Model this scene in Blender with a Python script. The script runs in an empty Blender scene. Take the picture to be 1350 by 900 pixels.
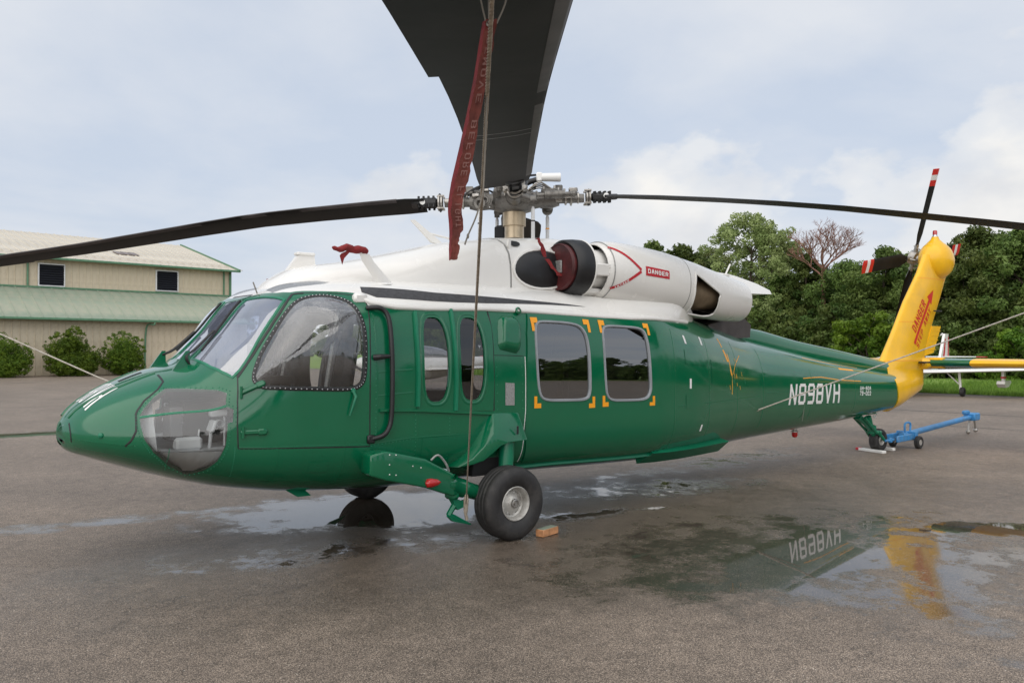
import bpy, bmesh, math, random
import numpy as np
from mathutils import Vector, Matrix, Quaternion
from mathutils.geometry import delaunay_2d_cdt
random.seed(7)
R=math.radians
SC=bpy.context.scene
COL=SC.collection
# ---------------------------------------------------------------- camera
cam_d=bpy.data.cameras.new('camera'); cam=bpy.data.objects.new('camera',cam_d); COL.objects.link(cam)
cam.location=(-1.2262,-7.3448,1.7023)
YAW,PIT=.6641,.0107
_f=Vector((math.sin(YAW)*math.cos(PIT),math.cos(YAW)*math.cos(PIT),math.sin(PIT)))
cam.rotation_euler=_f.to_track_quat('-Z','Y').to_euler()
cam_d.sensor_fit='HORIZONTAL'; cam_d.sensor_width=36; cam_d.lens=1102*36/1350
cam_d.clip_start=.05; cam_d.clip_end=3000
SC.camera=cam
SC.view_settings.view_transform='Standard'; SC.view_settings.look='None'
SC.view_settings.exposure=0.2; SC.view_settings.gamma=1
# ---------------------------------------------------------------- sky and sun
SUN_EL,SUN_AZ=R(44),R(232)      # direction the light comes from, measured from +Y towards +X
W=bpy.data.worlds.new('World'); SC.world=W; W.use_nodes=True
def nn(nt,t,**k):
    n=nt.nodes.new(t)
    for a,b in k.items():
        if a[0]=='i' and a[1:].isdigit(): n.inputs[int(a[1:])].default_value=b
        else: setattr(n,a,b)
    return n
def lk(nt,a,b): nt.links.new(a,b)
def ramp(nt,src,stops,interp='LINEAR'):
    r=nt.nodes.new('ShaderNodeValToRGB'); r.color_ramp.interpolation=interp
    e=r.color_ramp.elements
    while len(e)<len(stops): e.new(.5)
    for q,(p,c) in zip(e,stops):
        q.position=p; q.color=(c,c,c,1) if isinstance(c,(int,float)) else (*c[:3],1)
    if src is not None: lk(nt,src,r.inputs[0])
    return r
def math_(nt,op,a,b=None,c=None,clamp=False):
    m=nt.nodes.new('ShaderNodeMath'); m.operation=op; m.use_clamp=clamp
    for i,v in enumerate((a,b,c)):
        if v is None: continue
        if isinstance(v,(int,float)): m.inputs[i].default_value=v
        else: lk(nt,v,m.inputs[i])
    return m.outputs[0]
def mix(nt,f,a,b):
    m=nt.nodes.new('ShaderNodeMix'); m.data_type='RGBA'; m.clamp_factor=True
    for i,v in ((0,f),(6,a),(7,b)):
        if isinstance(v,(int,float)): m.inputs[i].default_value=v
        elif isinstance(v,(tuple,list)): m.inputs[i].default_value=(*v[:3],1)
        else: lk(nt,v,m.inputs[i])
    return m.outputs[2]
nt=W.node_tree; bg=nt.nodes['Background']
sky=nn(nt,'ShaderNodeTexSky',sky_type='NISHITA',sun_disc=False,sun_elevation=SUN_EL,sun_rotation=SUN_AZ,air_density=1.0,dust_density=2.5,ozone_density=1.2)
tc=nn(nt,'ShaderNodeTexCoord'); sp=nn(nt,'ShaderNodeSeparateXYZ'); lk(nt,tc.outputs['Generated'],sp.inputs[0])
# clouds are laid out on a flat layer above the field
zc=math_(nt,'MAXIMUM',math_(nt,'ADD',sp.outputs[2],.16),.05)
cx=math_(nt,'DIVIDE',sp.outputs[0],zc); cy=math_(nt,'DIVIDE',sp.outputs[1],zc)
cb=nn(nt,'ShaderNodeCombineXYZ'); lk(nt,cx,cb.inputs[0]); lk(nt,cy,cb.inputs[1])
n1=nn(nt,'ShaderNodeTexNoise',noise_dimensions='3D'); lk(nt,cb.outputs[0],n1.inputs['Vector'])
n1.inputs['Scale'].default_value=.75; n1.inputs['Detail'].default_value=7; n1.inputs['Roughness'].default_value=.55; n1.inputs['Distortion'].default_value=.25
c1=ramp(nt,n1.outputs[0],[(.40,.12),(.50,.45),(.62,.85),(1,.95)])
# heaped clouds low over the trees
n2=nn(nt,'ShaderNodeTexNoise'); mp=nn(nt,'ShaderNodeMapping'); mp.inputs['Scale'].default_value=(1,1,1.7); mp.inputs['Location'].default_value=(4.3,1.2,.35)
lk(nt,tc.outputs['Generated'],mp.inputs[0]); lk(nt,mp.outputs[0],n2.inputs['Vector'])
n2.inputs['Scale'].default_value=4.2; n2.inputs['Detail'].default_value=9; n2.inputs['Roughness'].default_value=.52
hgt=ramp(nt,sp.outputs[2],[(0,.10),(.14,.05),(.30,-.0),(.42,0)])
def mrg(src,a,b,c,d):
    m=nn(nt,'ShaderNodeMapRange'); lk(nt,src,m.inputs[0])
    for i,v in enumerate((a,b,c,d)): m.inputs[i+1].default_value=v
    return m.outputs[0]
h2=math_(nt,'ADD',mrg(sp.outputs[2],.0,.42,.17,-.09),n2.outputs[0])
dp=nn(nt,'ShaderNodeVectorMath',operation='DOT_PRODUCT'); lk(nt,tc.outputs['Generated'],dp.inputs[0]); dp.inputs[1].default_value=(.93,.36,.0)
h2=math_(nt,'ADD',h2,mrg(dp.outputs['Value'],.35,.96,-.20,.055))
c2=ramp(nt,h2,[(.585,0),(.625,.5),(.665,.62),(.74,1)])
skyc=nn(nt,'ShaderNodeHueSaturation'); skyc.inputs['Saturation'].default_value=.75; lk(nt,sky.outputs[0],skyc.inputs['Color'])
veil=mix(nt,c1.outputs[0],mix(nt,.8,skyc.outputs[0],(4.45,5.05,6.05)),(5.75,5.95,6.3))
shade=nn(nt,'ShaderNodeTexNoise'); lk(nt,mp.outputs[0],shade.inputs['Vector']); shade.inputs['Scale'].default_value=9; shade.inputs['Detail'].default_value=5
heap=mix(nt,ramp(nt,shade.outputs[0],[(.38,0),(.62,1)]).outputs[0],(5.6,5.7,5.9),(6.9,6.8,6.6))
full=mix(nt,c2.outputs[0],veil,heap)
lk(nt,full,bg.inputs[0]); bg.inputs[1].default_value=.118
sd=bpy.data.lights.new('sun','SUN'); sd.energy=2.1; sd.angle=R(110); sd.color=(1,.94,.85)
sun=bpy.data.objects.new('sun',sd); COL.objects.link(sun)
sdir=Vector((math.sin(SUN_AZ)*math.cos(SUN_EL),math.cos(SUN_AZ)*math.cos(SUN_EL),math.sin(SUN_EL)))
sun.rotation_euler=sdir.to_track_quat('Z','Y').to_euler(); sun.location=(0,-20,20)
# ---------------------------------------------------------------- materials
def mat(name,col=(.5,.5,.5),rough=.5,metal=0,coat=0,spec=.5,var=0,vscale=6,bump=0,bscale=60,dirt=None,dscale=3,damt=.5,emis=None,rvar=0,coords='Object'):
    m=bpy.data.materials.new(name); m.use_nodes=True; t=m.node_tree; b=t.nodes['Principled BSDF']
    b.inputs['Base Color'].default_value=(*col,1); b.inputs['Roughness'].default_value=rough
    b.inputs['Metallic'].default_value=metal; b.inputs['Coat Weight'].default_value=coat; b.inputs['Coat Roughness'].default_value=.06
    b.inputs['Specular IOR Level'].default_value=spec
    if var or bump or dirt or rvar:
        c=nn(t,'ShaderNodeTexCoord'); v=c.outputs[coords]
        src=None
        if var:
            n=nn(t,'ShaderNodeTexNoise'); lk(t,v,n.inputs['Vector']); n.inputs['Scale'].default_value=vscale; n.inputs['Detail'].default_value=6
            r=ramp(t,n.outputs[0],[(.3,tuple(q*(1-var) for q in col)),(.7,tuple(min(1,q*(1+var)) for q in col))]); src=r.outputs[0]
        if dirt:
            n=nn(t,'ShaderNodeTexNoise'); lk(t,v,n.inputs['Vector']); n.inputs['Scale'].default_value=dscale; n.inputs['Detail'].default_value=9; n.inputs['Roughness'].default_value=.68
            r=ramp(t,n.outputs[0],[(.48,0),(.72,damt)]); src=mix(t,r.outputs[0],src if src is not None else col,dirt)
        if src is not None: lk(t,src,b.inputs['Base Color'])
        if rvar:
            n=nn(t,'ShaderNodeTexNoise'); lk(t,v,n.inputs['Vector']); n.inputs['Scale'].default_value=5; n.inputs['Detail'].default_value=8
            r=ramp(t,n.outputs[0],[(.3,max(rough-rvar,.02)),(.7,rough+rvar)]); lk(t,r.outputs[0],b.inputs['Roughness'])
        if bump:
            n=nn(t,'ShaderNodeTexNoise'); lk(t,v,n.inputs['Vector']); n.inputs['Scale'].default_value=bscale; n.inputs['Detail'].default_value=3
            u=nn(t,'ShaderNodeBump'); u.inputs['Strength'].default_value=bump; u.inputs['Distance'].default_value=.01; lk(t,n.outputs[0],u.inputs['Height']); lk(t,u.outputs[0],b.inputs['Normal'])
    if emis: b.inputs['Emission Color'].default_value=(*emis,1); b.inputs['Emission Strength'].default_value=1
    return m
def glass(name,tint=(.8,.85,.85),refl=.06,rough=.02,droplets=0,scuff=0,haze=(.7,.72,.75)):
    m=bpy.data.materials.new(name); m.use_nodes=True; t=m.node_tree; t.nodes.remove(t.nodes['Principled BSDF'])
    o=t.nodes['Material Output']; tr=nn(t,'ShaderNodeBsdfTransparent'); tr.inputs[0].default_value=(*tint,1)
    g=nn(t,'ShaderNodeBsdfGlossy'); g.inputs['Roughness'].default_value=rough; g.inputs['Color'].default_value=(1,1,1,1)
    fr=nn(t,'ShaderNodeFresnel'); fr.inputs[0].default_value=1.5
    fac=math_(t,'ADD',math_(t,'MULTIPLY',fr.outputs[0],1.35),refl,clamp=True)
    ms=nn(t,'ShaderNodeMixShader'); lk(t,fac,ms.inputs[0]); lk(t,tr.outputs[0],ms.inputs[1]); lk(t,g.outputs[0],ms.inputs[2])
    out=ms.outputs[0]
    c=nn(t,'ShaderNodeTexCoord')
    if droplets:
        # rain drops, thicker near the top of the pane
        vo=nn(t,'ShaderNodeTexVoronoi'); vo.inputs['Scale'].default_value=130; lk(t,c.outputs['Object'],vo.inputs['Vector'])
        no=nn(t,'ShaderNodeTexNoise'); no.inputs['Scale'].default_value=5; no.inputs['Detail'].default_value=7; lk(t,c.outputs['Object'],no.inputs['Vector'])
        s=nn(t,'ShaderNodeSeparateXYZ'); lk(t,c.outputs['Object'],s.inputs[0])
        top=ramp(t,s.outputs[2],[(0,0),(1,1)]); top.color_ramp.elements[0].position=0
        mr=nn(t,'ShaderNodeMapRange'); mr.inputs[1].default_value=1.75; mr.inputs[2].default_value=2.12; lk(t,s.outputs[2],mr.inputs[0])
        amt=math_(t,'MULTIPLY',mr.outputs[0],ramp(t,no.outputs[0],[(.35,.2),(.65,1)]).outputs[0])
        d=ramp(t,vo.outputs['Distance'],[(.25,1),(.42,0)])
        df=nn(t,'ShaderNodeBsdfDiffuse'); df.inputs[0].default_value=(.62,.63,.65,1)
        m2=nn(t,'ShaderNodeMixShader'); lk(t,math_(t,'MULTIPLY',math_(t,'MULTIPLY',d.outputs[0],.26),amt),m2.inputs[0]); 
        m3=nn(t,'ShaderNodeMixShader'); lk(t,math_(t,'MULTIPLY',amt,.30),m3.inputs[0]); lk(t,out,m3.inputs[1]); lk(t,df.outputs[0],m3.inputs[2])
        lk(t,m3.outputs[0],m2.inputs[1]); lk(t,df.outputs[0],m2.inputs[2]); out=m2.outputs[0]
        bu=nn(t,'ShaderNodeBump'); bu.inputs['Strength'].default_value=.35; bu.inputs['Distance'].default_value=.004; lk(t,d.outputs[0],bu.inputs['Height']); lk(t,bu.outputs[0],g.inputs['Normal'])
    if scuff:
        no=nn(t,'ShaderNodeTexNoise'); no.inputs['Scale'].default_value=3; no.inputs['Detail'].default_value=6; lk(t,c.outputs['Object'],no.inputs['Vector'])
        df=nn(t,'ShaderNodeBsdfDiffuse'); df.inputs[0].default_value=(*haze,1)
        m2=nn(t,'ShaderNodeMixShader'); lk(t,ramp(t,no.outputs[0],[(.3,scuff*.5),(.7,scuff*1.4)]).outputs[0],m2.inputs[0]); lk(t,out,m2.inputs[1]); lk(t,df.outputs[0],m2.inputs[2]); out=m2.outputs[0]
    lk(t,out,o.inputs[0]); return m
M={}
M['green']=mat('green_paint',(.0010,.122,.052),.14,coat=.35,bump=.045,bscale=2.2,rvar=.08,dirt=(.012,.085,.045),dscale=1.7,damt=.2)
M['green_trim']=mat('green_trim_paint',(.004,.17,.085),.3,var=.08,vscale=9)
M['white']=mat('white_paint',(.80,.785,.75),.25,coat=.3,dirt=(.42,.40,.36),dscale=1.6,damt=.10,rvar=.04)
M['yellow']=mat('yellow_paint',(.90,.50,.008),.3,coat=.2,var=.07,vscale=3,dirt=(.55,.34,.06),dscale=3.5,damt=.35)
M['red']=mat('red_paint',(.62,.018,.012),.4)
M['letter']=mat('white_lettering',(.82,.82,.80),.35)
M['mark_red']=mat('red_marking',(.50,.02,.03),.4)
M['orange']=mat('orange_marking',(.90,.36,.01),.4)
M['black']=mat('black_rubber',(.012,.012,.013),.45,var=.3)
M['dark']=mat('dark_interior',(.012,.012,.013),.7)
M['cavity']=mat('soot_cavity',(.012,.010,.009),.8)
M['grey']=mat('walkway_grey',(.055,.055,.06),.8,var=.25,vscale=30,bump=.3,bscale=300)
M['eyebrow']=mat('crazed_grey_plastic',(.22,.225,.23),.35,var=.35,vscale=60,coat=.3)
M['lgrey']=mat('interior_grey',(.66,.67,.68),.5,var=.1)
M['mgrey']=mat('panel_grey',(.06,.062,.068),.5)
M['frame']=mat('window_seal_grey',(.27,.29,.31),.4,var=.12)
M['metal']=mat('machined_metal',(.42,.40,.37),.38,metal=.85,dirt=(.10,.08,.06),dscale=14,damt=.8)
M['cast']=mat('titanium_casting',(.19,.18,.165),.45,metal=.5,dirt=(.025,.02,.018),dscale=13,damt=.95,bump=.2,bscale=30)
M['steel']=mat('polished_steel',(.7,.7,.7),.25,metal=1)
M['bronze']=mat('tan_mast',(.52,.42,.29),.36,metal=.45,var=.12,vscale=12)
M['rim']=mat('wheel_rim_paint',(.50,.49,.46),.4,metal=.3,dirt=(.15,.12,.09),dscale=12,damt=.7)
M['tyre']=mat('tyre_rubber',(.022,.021,.021),.62,var=.25,vscale=14,bump=.15,bscale=90,dirt=(.10,.09,.08),dscale=6,damt=.4)
M['blade']=mat('blade_paint',(.0085,.008,.0078),.6,spec=.25,var=.35,vscale=2.5,dirt=(.028,.026,.024),dscale=3,damt=.5)
M['maroon']=mat('maroon_cover',(.085,.013,.014),.55,var=.5,vscale=7,bump=.8,bscale=12)
M['redcloth']=mat('red_streamer_cloth',(.20,.014,.015),.8,var=.3,vscale=20,bump=.5,bscale=60)
M['fadecloth']=mat('faded_streamer_cloth',(.16,.038,.028),.8,var=.35,vscale=26,bump=.5,bscale=60)
M['fadeletter']=mat('faded_letters',(.22,.105,.09),.8)
M['rope']=mat('tan_rope',(.29,.245,.19),.85,var=.3,vscale=60)
M['cord']=mat('grey_cord',(.22,.20,.17),.8,var=.2)
M['whiterope']=mat('pale_rope',(.52,.48,.42),.85,var=.2,vscale=40)
M['wood']=mat('wood_chock',(.50,.24,.11),.6,var=.35,vscale=18)
M['blue']=mat('blue_paint',(.045,.25,.55),.4,var=.12,vscale=8,dirt=(.16,.18,.2),dscale=7,damt=.6)
M['redlens']=mat('red_lens',(.45,.004,.004),.1,coat=1)
M['tan']=mat('tan_exhaust',(.22,.165,.105),.5,metal=.4,var=.35,vscale=6)
M['heat']=mat('heat_shield',(.075,.065,.065),.5,metal=.3,var=.3,vscale=5)
M['plate']=mat('data_plate',(.32,.32,.31),.4,metal=.3,var=.25,vscale=60)
M['glass_side']=glass('clear_bubble_glass',(.84,.86,.86),.12,.02,droplets=1)
M['glass_pane']=glass('windscreen_glass',(.56,.63,.80),.24,.03,scuff=.18,haze=(.50,.56,.74))
M['glass_chin']=glass('chin_glass',(.88,.90,.90),.04,.02,scuff=.02)
M['glass_cabin']=glass('cabin_glass',(.94,.94,.94),.02,.01)
M['glass_dark']=glass('tinted_glass',(.62,.62,.63),.16,.012)
M['steelroof']=mat('cream_roof_steel',(.58,.53,.44),.5,dirt=(.26,.20,.14),dscale=.7,damt=.6,var=.08,vscale=.5,coords='Object')
M['greenroof']=mat('faded_green_roof',(.27,.32,.245),.6,dirt=(.44,.39,.30),dscale=.9,damt=.6,var=.12,vscale=.8)
M['trimgreen']=mat('green_trim',(.10,.22,.13),.5,var=.15)
M['siding']=mat('beige_siding',(.60,.52,.39),.55,var=.06,vscale=.7,dirt=(.33,.26,.18),dscale=1.1,damt=.6)
M['louver']=mat('dark_louver',(.02,.022,.03),.4)
M['skylight']=mat('brown_skylight',(.16,.12,.10),.35,var=.3)
M['bark']=mat('bark',(.09,.07,.05),.9,var=.3,bump=.5,bscale=8)
M['deadbark']=mat('dead_branches',(.24,.12,.09),.9,var=.25)
def leafmat(name,col,col2):
    m=bpy.data.materials.new(name); m.use_nodes=True; t=m.node_tree; b=t.nodes['Principled BSDF']
    a=nn(t,'ShaderNodeAttribute',attribute_name='tone'); r=ramp(t,a.outputs['Fac'],[(0,col),(1,col2)])
    oi=nn(t,'ShaderNodeObjectInfo'); hs=nn(t,'ShaderNodeHueSaturation'); lk(t,r.outputs[0],hs.inputs['Color'])
    lk(t,math_(t,'MULTIPLY_ADD',oi.outputs['Random'],.5,.72),hs.inputs['Value']); lk(t,math_(t,'MULTIPLY_ADD',oi.outputs['Random'],.03,.485),hs.inputs['Hue'])
    lk(t,hs.outputs[0],b.inputs['Base Color']); b.inputs['Roughness'].default_value=.55; b.inputs['Specular IOR Level'].default_value=.25
    tl=nn(t,'ShaderNodeBsdfTranslucent'); lk(t,hs.outputs[0],tl.inputs[0]); ms=nn(t,'ShaderNodeMixShader'); ms.inputs[0].default_value=.3
    lk(t,b.outputs[0],ms.inputs[1]); lk(t,tl.outputs[0],ms.inputs[2]); lk(t,ms.outputs[0],t.nodes['Material Output'].inputs[0]); return m
M['leaf']=leafmat('oak_foliage',(.042,.088,.018),(.185,.24,.062))
M['leaf_pale']=leafmat('pale_foliage',(.17,.225,.07),(.38,.43,.18))
M['leaf_shrub']=leafmat('shrub_foliage',(.045,.115,.012),(.20,.30,.03))
M['grassblade']=leafmat('grass_blades',(.10,.21,.03),(.22,.36,.06))
# ---------------------------------------------------------------- fuselage shape
# fuselage stations: x, half width, z bottom, z of widest point, z top, lower and upper roundness
ST=[(0.0,.004,1.02,1.05,1.08,2.,2.),
(.02,.12,.97,1.05,1.14,2.,2.),
(.08,.30,.91,1.05,1.23,2.,2.),
(.2,.48,.86,1.04,1.33,2.1,2.1),
(.4,.68,.785,1.03,1.44,2.2,2.2),
(.65,.84,.70,1.02,1.54,2.4,2.3),
(.88,.95,.63,1.02,1.60,2.6,2.35),
(1.15,1.03,.565,1.03,1.84,2.8,2.8),
(1.42,1.09,.52,1.05,2.15,3.0,3.6),
(1.65,1.12,.49,1.07,2.26,3.1,4.1),
(2.16,1.165,.455,1.10,2.33,3.2,4.1),
(2.7,1.18,.435,1.12,2.36,3.2,4.1),
(4.0,1.18,.44,1.12,2.38,3.2,4.1),
(5.6,1.17,.41,1.12,2.33,3.2,4.0),
(6.3,1.09,.405,1.12,2.25,3.1,3.5),
(7.2,.90,.42,1.13,2.10,2.9,3.0),
(8.2,.69,.465,1.14,1.90,2.7,2.7),
(9.4,.545,.515,1.13,1.72,2.6,2.6),
(11.0,.40,.585,1.08,1.50,2.5,2.5),
(12.66,.265,.70,1.02,1.31,2.5,2.5)]
def _pchip(xs,ys):
    n=len(xs);h=[xs[i+1]-xs[i] for i in range(n-1)];d=[(ys[i+1]-ys[i])/h[i] for i in range(n-1)]
    m=[d[0]]+[0]*(n-2)+[d[-1]]
    for i in range(1,n-1):
        if d[i-1]*d[i]>0:
            a=2*h[i]+h[i-1];b=h[i]+2*h[i-1];m[i]=(a+b)/(a/d[i-1]+b/d[i])
    def f(x):
        x=min(max(x,xs[0]),xs[-1]);i=0
        while i<n-2 and x>xs[i+1]: i+=1
        t=(x-xs[i])/h[i]
        return (ys[i]*(1+2*t)*(1-t)**2+m[i]*h[i]*t*(1-t)**2+ys[i+1]*t*t*(3-2*t)+m[i+1]*h[i]*t*t*(t-1))
    return f
_S=[math.sqrt(s[0]) for s in ST]
_F=[_pchip(_S,[s[k] for s in ST]) for k in range(1,7)]
_c={}
def sec(x):
    k=round(x,5)
    if k not in _c:
        s=math.sqrt(max(k,0)); _c[k]=tuple(f(s) for f in _F)
    return _c[k]
def hp(x,th,side=-1):
    """point on the fuselage skin; th 0 = keel, pi = roof centre, side -1 port"""
    w,zb,zm,zt,nl,nu=sec(x)
    s=abs(math.sin(th));c=math.cos(th)
    n=nl if c>=0 else nu; h=(zm-zb) if c>=0 else (zt-zm)
    r=(s**n+abs(c)**n)**(-1/n)
    return (x,side*w*r*s,zm-h*r*c)
def hn(x,th,side=-1):
    e=.004; x0=max(x-e,.0005);x1=x0+2*e
    a=hp(x0,th,side);b=hp(x1,th,side)
    c=hp(x,max(th-.004,0.0),side);d=hp(x,min(th+.004,math.pi),side)
    u=[b[i]-a[i] for i in range(3)];v=[d[i]-c[i] for i in range(3)]
    n=[u[1]*v[2]-u[2]*v[1],u[2]*v[0]-u[0]*v[2],u[0]*v[1]-u[1]*v[0]]
    L=math.sqrt(sum(q*q for q in n)) or 1
    n=[q/L for q in n]
    if th<.005: n=[n[0],0,n[2]]
    # outward
    if n[1]*side+ (n[2]*(-math.cos(th)))<0: n=[-q for q in n]
    L=math.sqrt(sum(q*q for q in n)) or 1
    return [q/L for q in n]
def th_of(x,z):
    lo,hi=0.0,math.pi
    for _ in range(40):
        m=(lo+hi)/2
        if hp(x,m)[2]<z: lo=m
        else: hi=m
    return (lo+hi)/2
FT={
'door':[(1.101,2.173),(1.174,2.23),(1.264,2.281),(1.355,2.323),(1.461,2.388),(1.597,2.492),(1.682,2.472),(1.798,2.445),(1.919,2.424),(2.042,2.401),(2.142,2.381),(2.163,2.308),(2.151,2.218),(2.132,2.084),(2.121,1.859),(2.117,1.612),(2.118,1.282),(1.937,1.296),(1.745,1.318),(1.559,1.342),(1.381,1.367),(1.213,1.388),(1.072,1.405),(1.066,1.716),(1.075,1.942)],
'door_win':[(1.21,2.091),(1.276,2.201),(1.371,2.258),(1.484,2.337),(1.594,2.393),(1.721,2.408),(1.835,2.397),(1.941,2.362),(2.025,2.309),(2.066,2.219),(2.078,2.135),(2.071,2.013),(2.06,1.886),(2.03,1.836),(1.946,1.823),(1.773,1.837),(1.606,1.858),(1.439,1.891),(1.289,1.952),(1.229,2.018)],
'pane':[(0.953,2.846),(0.987,2.499),(1.075,2.197),(1.119,2.218),(1.277,2.334),(1.407,2.397),(1.538,2.489),(1.444,2.624),(1.398,2.859),(1.306,2.885),(1.221,2.946),(1.092,2.963)],
'chin':[(0.446,1.997),(0.481,2.113),(0.552,2.26),(0.646,2.369),(0.72,2.33),(0.796,2.295),(0.89,2.242),(0.961,2.17),(1.016,2.082),(1.003,2.016),(0.997,1.943),(1.045,1.89),(1.035,1.759),(0.999,1.756),(0.992,1.61),(0.982,1.455),(0.935,1.175),(0.874,0.981),(0.776,0.774),(0.642,0.942),(0.524,1.272),(0.463,1.609),(0.444,1.841)],
'nose_seam':[(0.656,2.709),(0.654,2.508),(0.599,2.387),(0.493,2.244),(0.438,2.095),(0.425,2.033),(0.417,1.74),(0.354,1.372)],
'nose_slit':[(0.059,2.217),(0.051,1.829),(0.059,1.154),(0.067,1.562),(0.067,2.024)],
'noselight':[(0.215,1.652)],
'noseH':[(0.189,2.563),(0.357,2.76),(0.172,2.783),(0.341,2.936)],
'ridge':[(0.058,2.519),(0.101,2.811),(0.167,2.856),(0.264,2.817),(0.369,2.758),(0.516,2.759),(0.654,2.778),(0.741,2.89)],
'hoodvent':[(0.416,3.053),(0.421,2.97),(0.53,3.085)],
'win1':[(2.659,2.173),(2.723,2.207),(2.789,2.214),(2.842,2.207),(2.89,2.15),(2.903,1.974),(2.889,1.761),(2.82,1.689),(2.773,1.68),(2.731,1.692),(2.679,1.746),(2.644,1.944),(2.64,2.1)],
'win2':[(3.06,2.174),(3.143,2.209),(3.208,2.214),(3.254,2.201),(3.286,2.113),(3.286,1.938),(3.274,1.767),(3.206,1.688),(3.164,1.678),(3.122,1.691),(3.06,1.772),(3.018,1.939),(3.031,2.099)],
'winpanel':[(2.596,2.261),(2.986,2.264),(3.367,2.263),(3.388,2.161),(3.383,1.969),(3.387,1.791),(3.378,1.595),(2.957,1.61),(2.557,1.626),(2.565,1.835),(2.562,1.979),(2.571,2.16)],
'rib1':[(2.59,2.246),(2.569,2.115),(2.57,1.979),(2.573,1.835),(2.565,1.652)],
'rib2':[(2.97,2.264),(2.955,2.113),(2.962,1.973),(2.966,1.826),(2.957,1.61)],
'rail_low':[(2.203,1.651),(2.557,1.626),(2.957,1.599),(3.386,1.572)],
'seamF':[(3.385,2.28),(3.388,2.161),(3.388,2.018),(3.387,1.817),(3.386,1.594)],
'seamG':[(3.761,1.967),(3.764,1.81),(3.763,1.587),(3.741,1.291),(3.775,0.891)],
'seamH':[(3.393,1.979),(3.742,1.972)],
'scoop':[(3.485,2.211),(3.729,2.209),(3.689,1.987),(3.448,2.013)],
'plate':[(3.519,1.793),(3.627,1.786),(3.626,1.625),(3.518,1.629)],
'cdoor':[(3.85,2.248),(4.197,2.247),(4.607,2.245),(5.045,2.245),(5.491,2.246),(5.657,2.235),(5.611,2.036),(5.628,1.789),(5.641,1.369),(5.808,0.873),(5.233,0.854),(4.674,0.857),(4.156,0.863),(3.834,0.869),(3.75,1.29),(3.773,1.586),(3.776,1.916),(3.8,2.115)],
'winA':[(3.915,2.156),(3.943,2.181),(3.995,2.193),(4.17,2.192),(4.36,2.188),(4.497,2.173),(4.559,2.124),(4.578,2.046),(4.586,1.95),(4.589,1.799),(4.589,1.698),(4.546,1.644),(4.263,1.648),(3.999,1.654),(3.932,1.696),(3.909,1.808),(3.9,1.951),(3.898,2.066)],
'winB':[(4.812,2.146),(4.84,2.174),(4.921,2.184),(5.125,2.185),(5.354,2.185),(5.443,2.162),(5.466,2.09),(5.478,1.957),(5.488,1.79),(5.489,1.679),(5.415,1.621),(5.117,1.624),(4.893,1.629),(4.827,1.674),(4.812,1.796),(4.802,1.951),(4.803,2.076)],
'yc':[(3.865,2.222),(4.637,2.223),(4.767,2.225),(5.526,2.226),(3.856,1.595),(4.655,1.574),(4.762,1.577),(5.553,1.557)],
'ticks':[(6.191,2.186),(6.211,2.112),(6.577,2.214),(6.587,2.13),(6.25,1.797),(6.247,1.701),(6.53,1.187),(6.514,1.089)],
'border':[(2.121,2.339),(2.18,2.299),(2.413,2.29),(2.712,2.277),(3.035,2.278),(3.378,2.282),(3.827,2.276),(4.308,2.265),(4.866,2.262),(5.293,2.269),(5.833,2.297),(6.481,2.38),None],
'grey':[(2.28,2.359),(2.513,2.341),(2.791,2.324),(3.055,2.316),(3.406,2.315),(3.671,2.321),(3.955,2.325),(4.349,2.323)],
'railpts':[(2.147,2.287),(2.224,2.269),(2.275,2.252),(2.301,2.222),(2.308,2.166),(2.305,2.055),(2.304,1.943),(2.302,1.8),(2.295,1.624),(2.274,1.509),(2.218,1.411),(2.122,1.367)],
'hinges':[(1.095,2.004),(1.093,1.632),(1.972,1.739)],
'strake':[(5.742,0.71),(5.936,0.755),(6.369,0.8),(7.243,0.725)],
'text':[(8.912,1.277),(10.459,1.222),(8.965,1.728),(10.467,1.774),(11.123,1.414),(11.525,1.399),(11.151,1.733),(11.527,1.753)],
'anchor':[(8.037,1.264)],
'gear':[(1.994,1.213),(2.15,0.863),(3.291,1.576),(3.571,0.896)],
'tailseam':[None,(12.154,2.134),(12.141,1.401),(12.255,0.81)],
'streak_pts':[(7.145,2.244),(7.197,2.017),(7.334,1.792),(7.181,1.679),(6.803,1.952),(7.612,2.107),(7.908,2.03)],
'stain':[(6.68,1.79),(8.061,1.549),None],
'walk':[(1.158,1.433)]}
# ---------------------------------------------------------------- object helpers
def tag(o,label=None,cat=None,group=None,kind=None):
    for k,v in (('label',label),('category',cat),('group',group),('kind',kind)):
        if v: o[k]=v
    return o
def empty(name,loc=(0,0,0),label=None,cat=None,group=None,rz=0):
    o=bpy.data.objects.new(name,None); COL.objects.link(o); o.location=loc; o.rotation_euler=(0,0,rz); o.empty_display_size=.2
    return tag(o,label,cat,group)
def mk(name,V,F,m,parent=None,mi=None,smooth=True,LN=None,angle=None):
    me=bpy.data.meshes.new(name); me.from_pydata([tuple(v) for v in V],[],F)
    ms=m if isinstance(m,list) else [m]
    for q in ms: me.materials.append(M[q] if isinstance(q,str) else q)
    if mi: me.polygons.foreach_set('material_index',mi)
    me.polygons.foreach_set('use_smooth',[bool(smooth)]*len(F))
    me.update()
    if LN is not None: me.normals_split_custom_set(LN)
    elif smooth and angle is not None: me.set_sharp_from_angle(angle=R(angle))
    o=bpy.data.objects.new(name,me); COL.objects.link(o)
    if parent is not None: o.parent=parent
    return o
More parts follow.
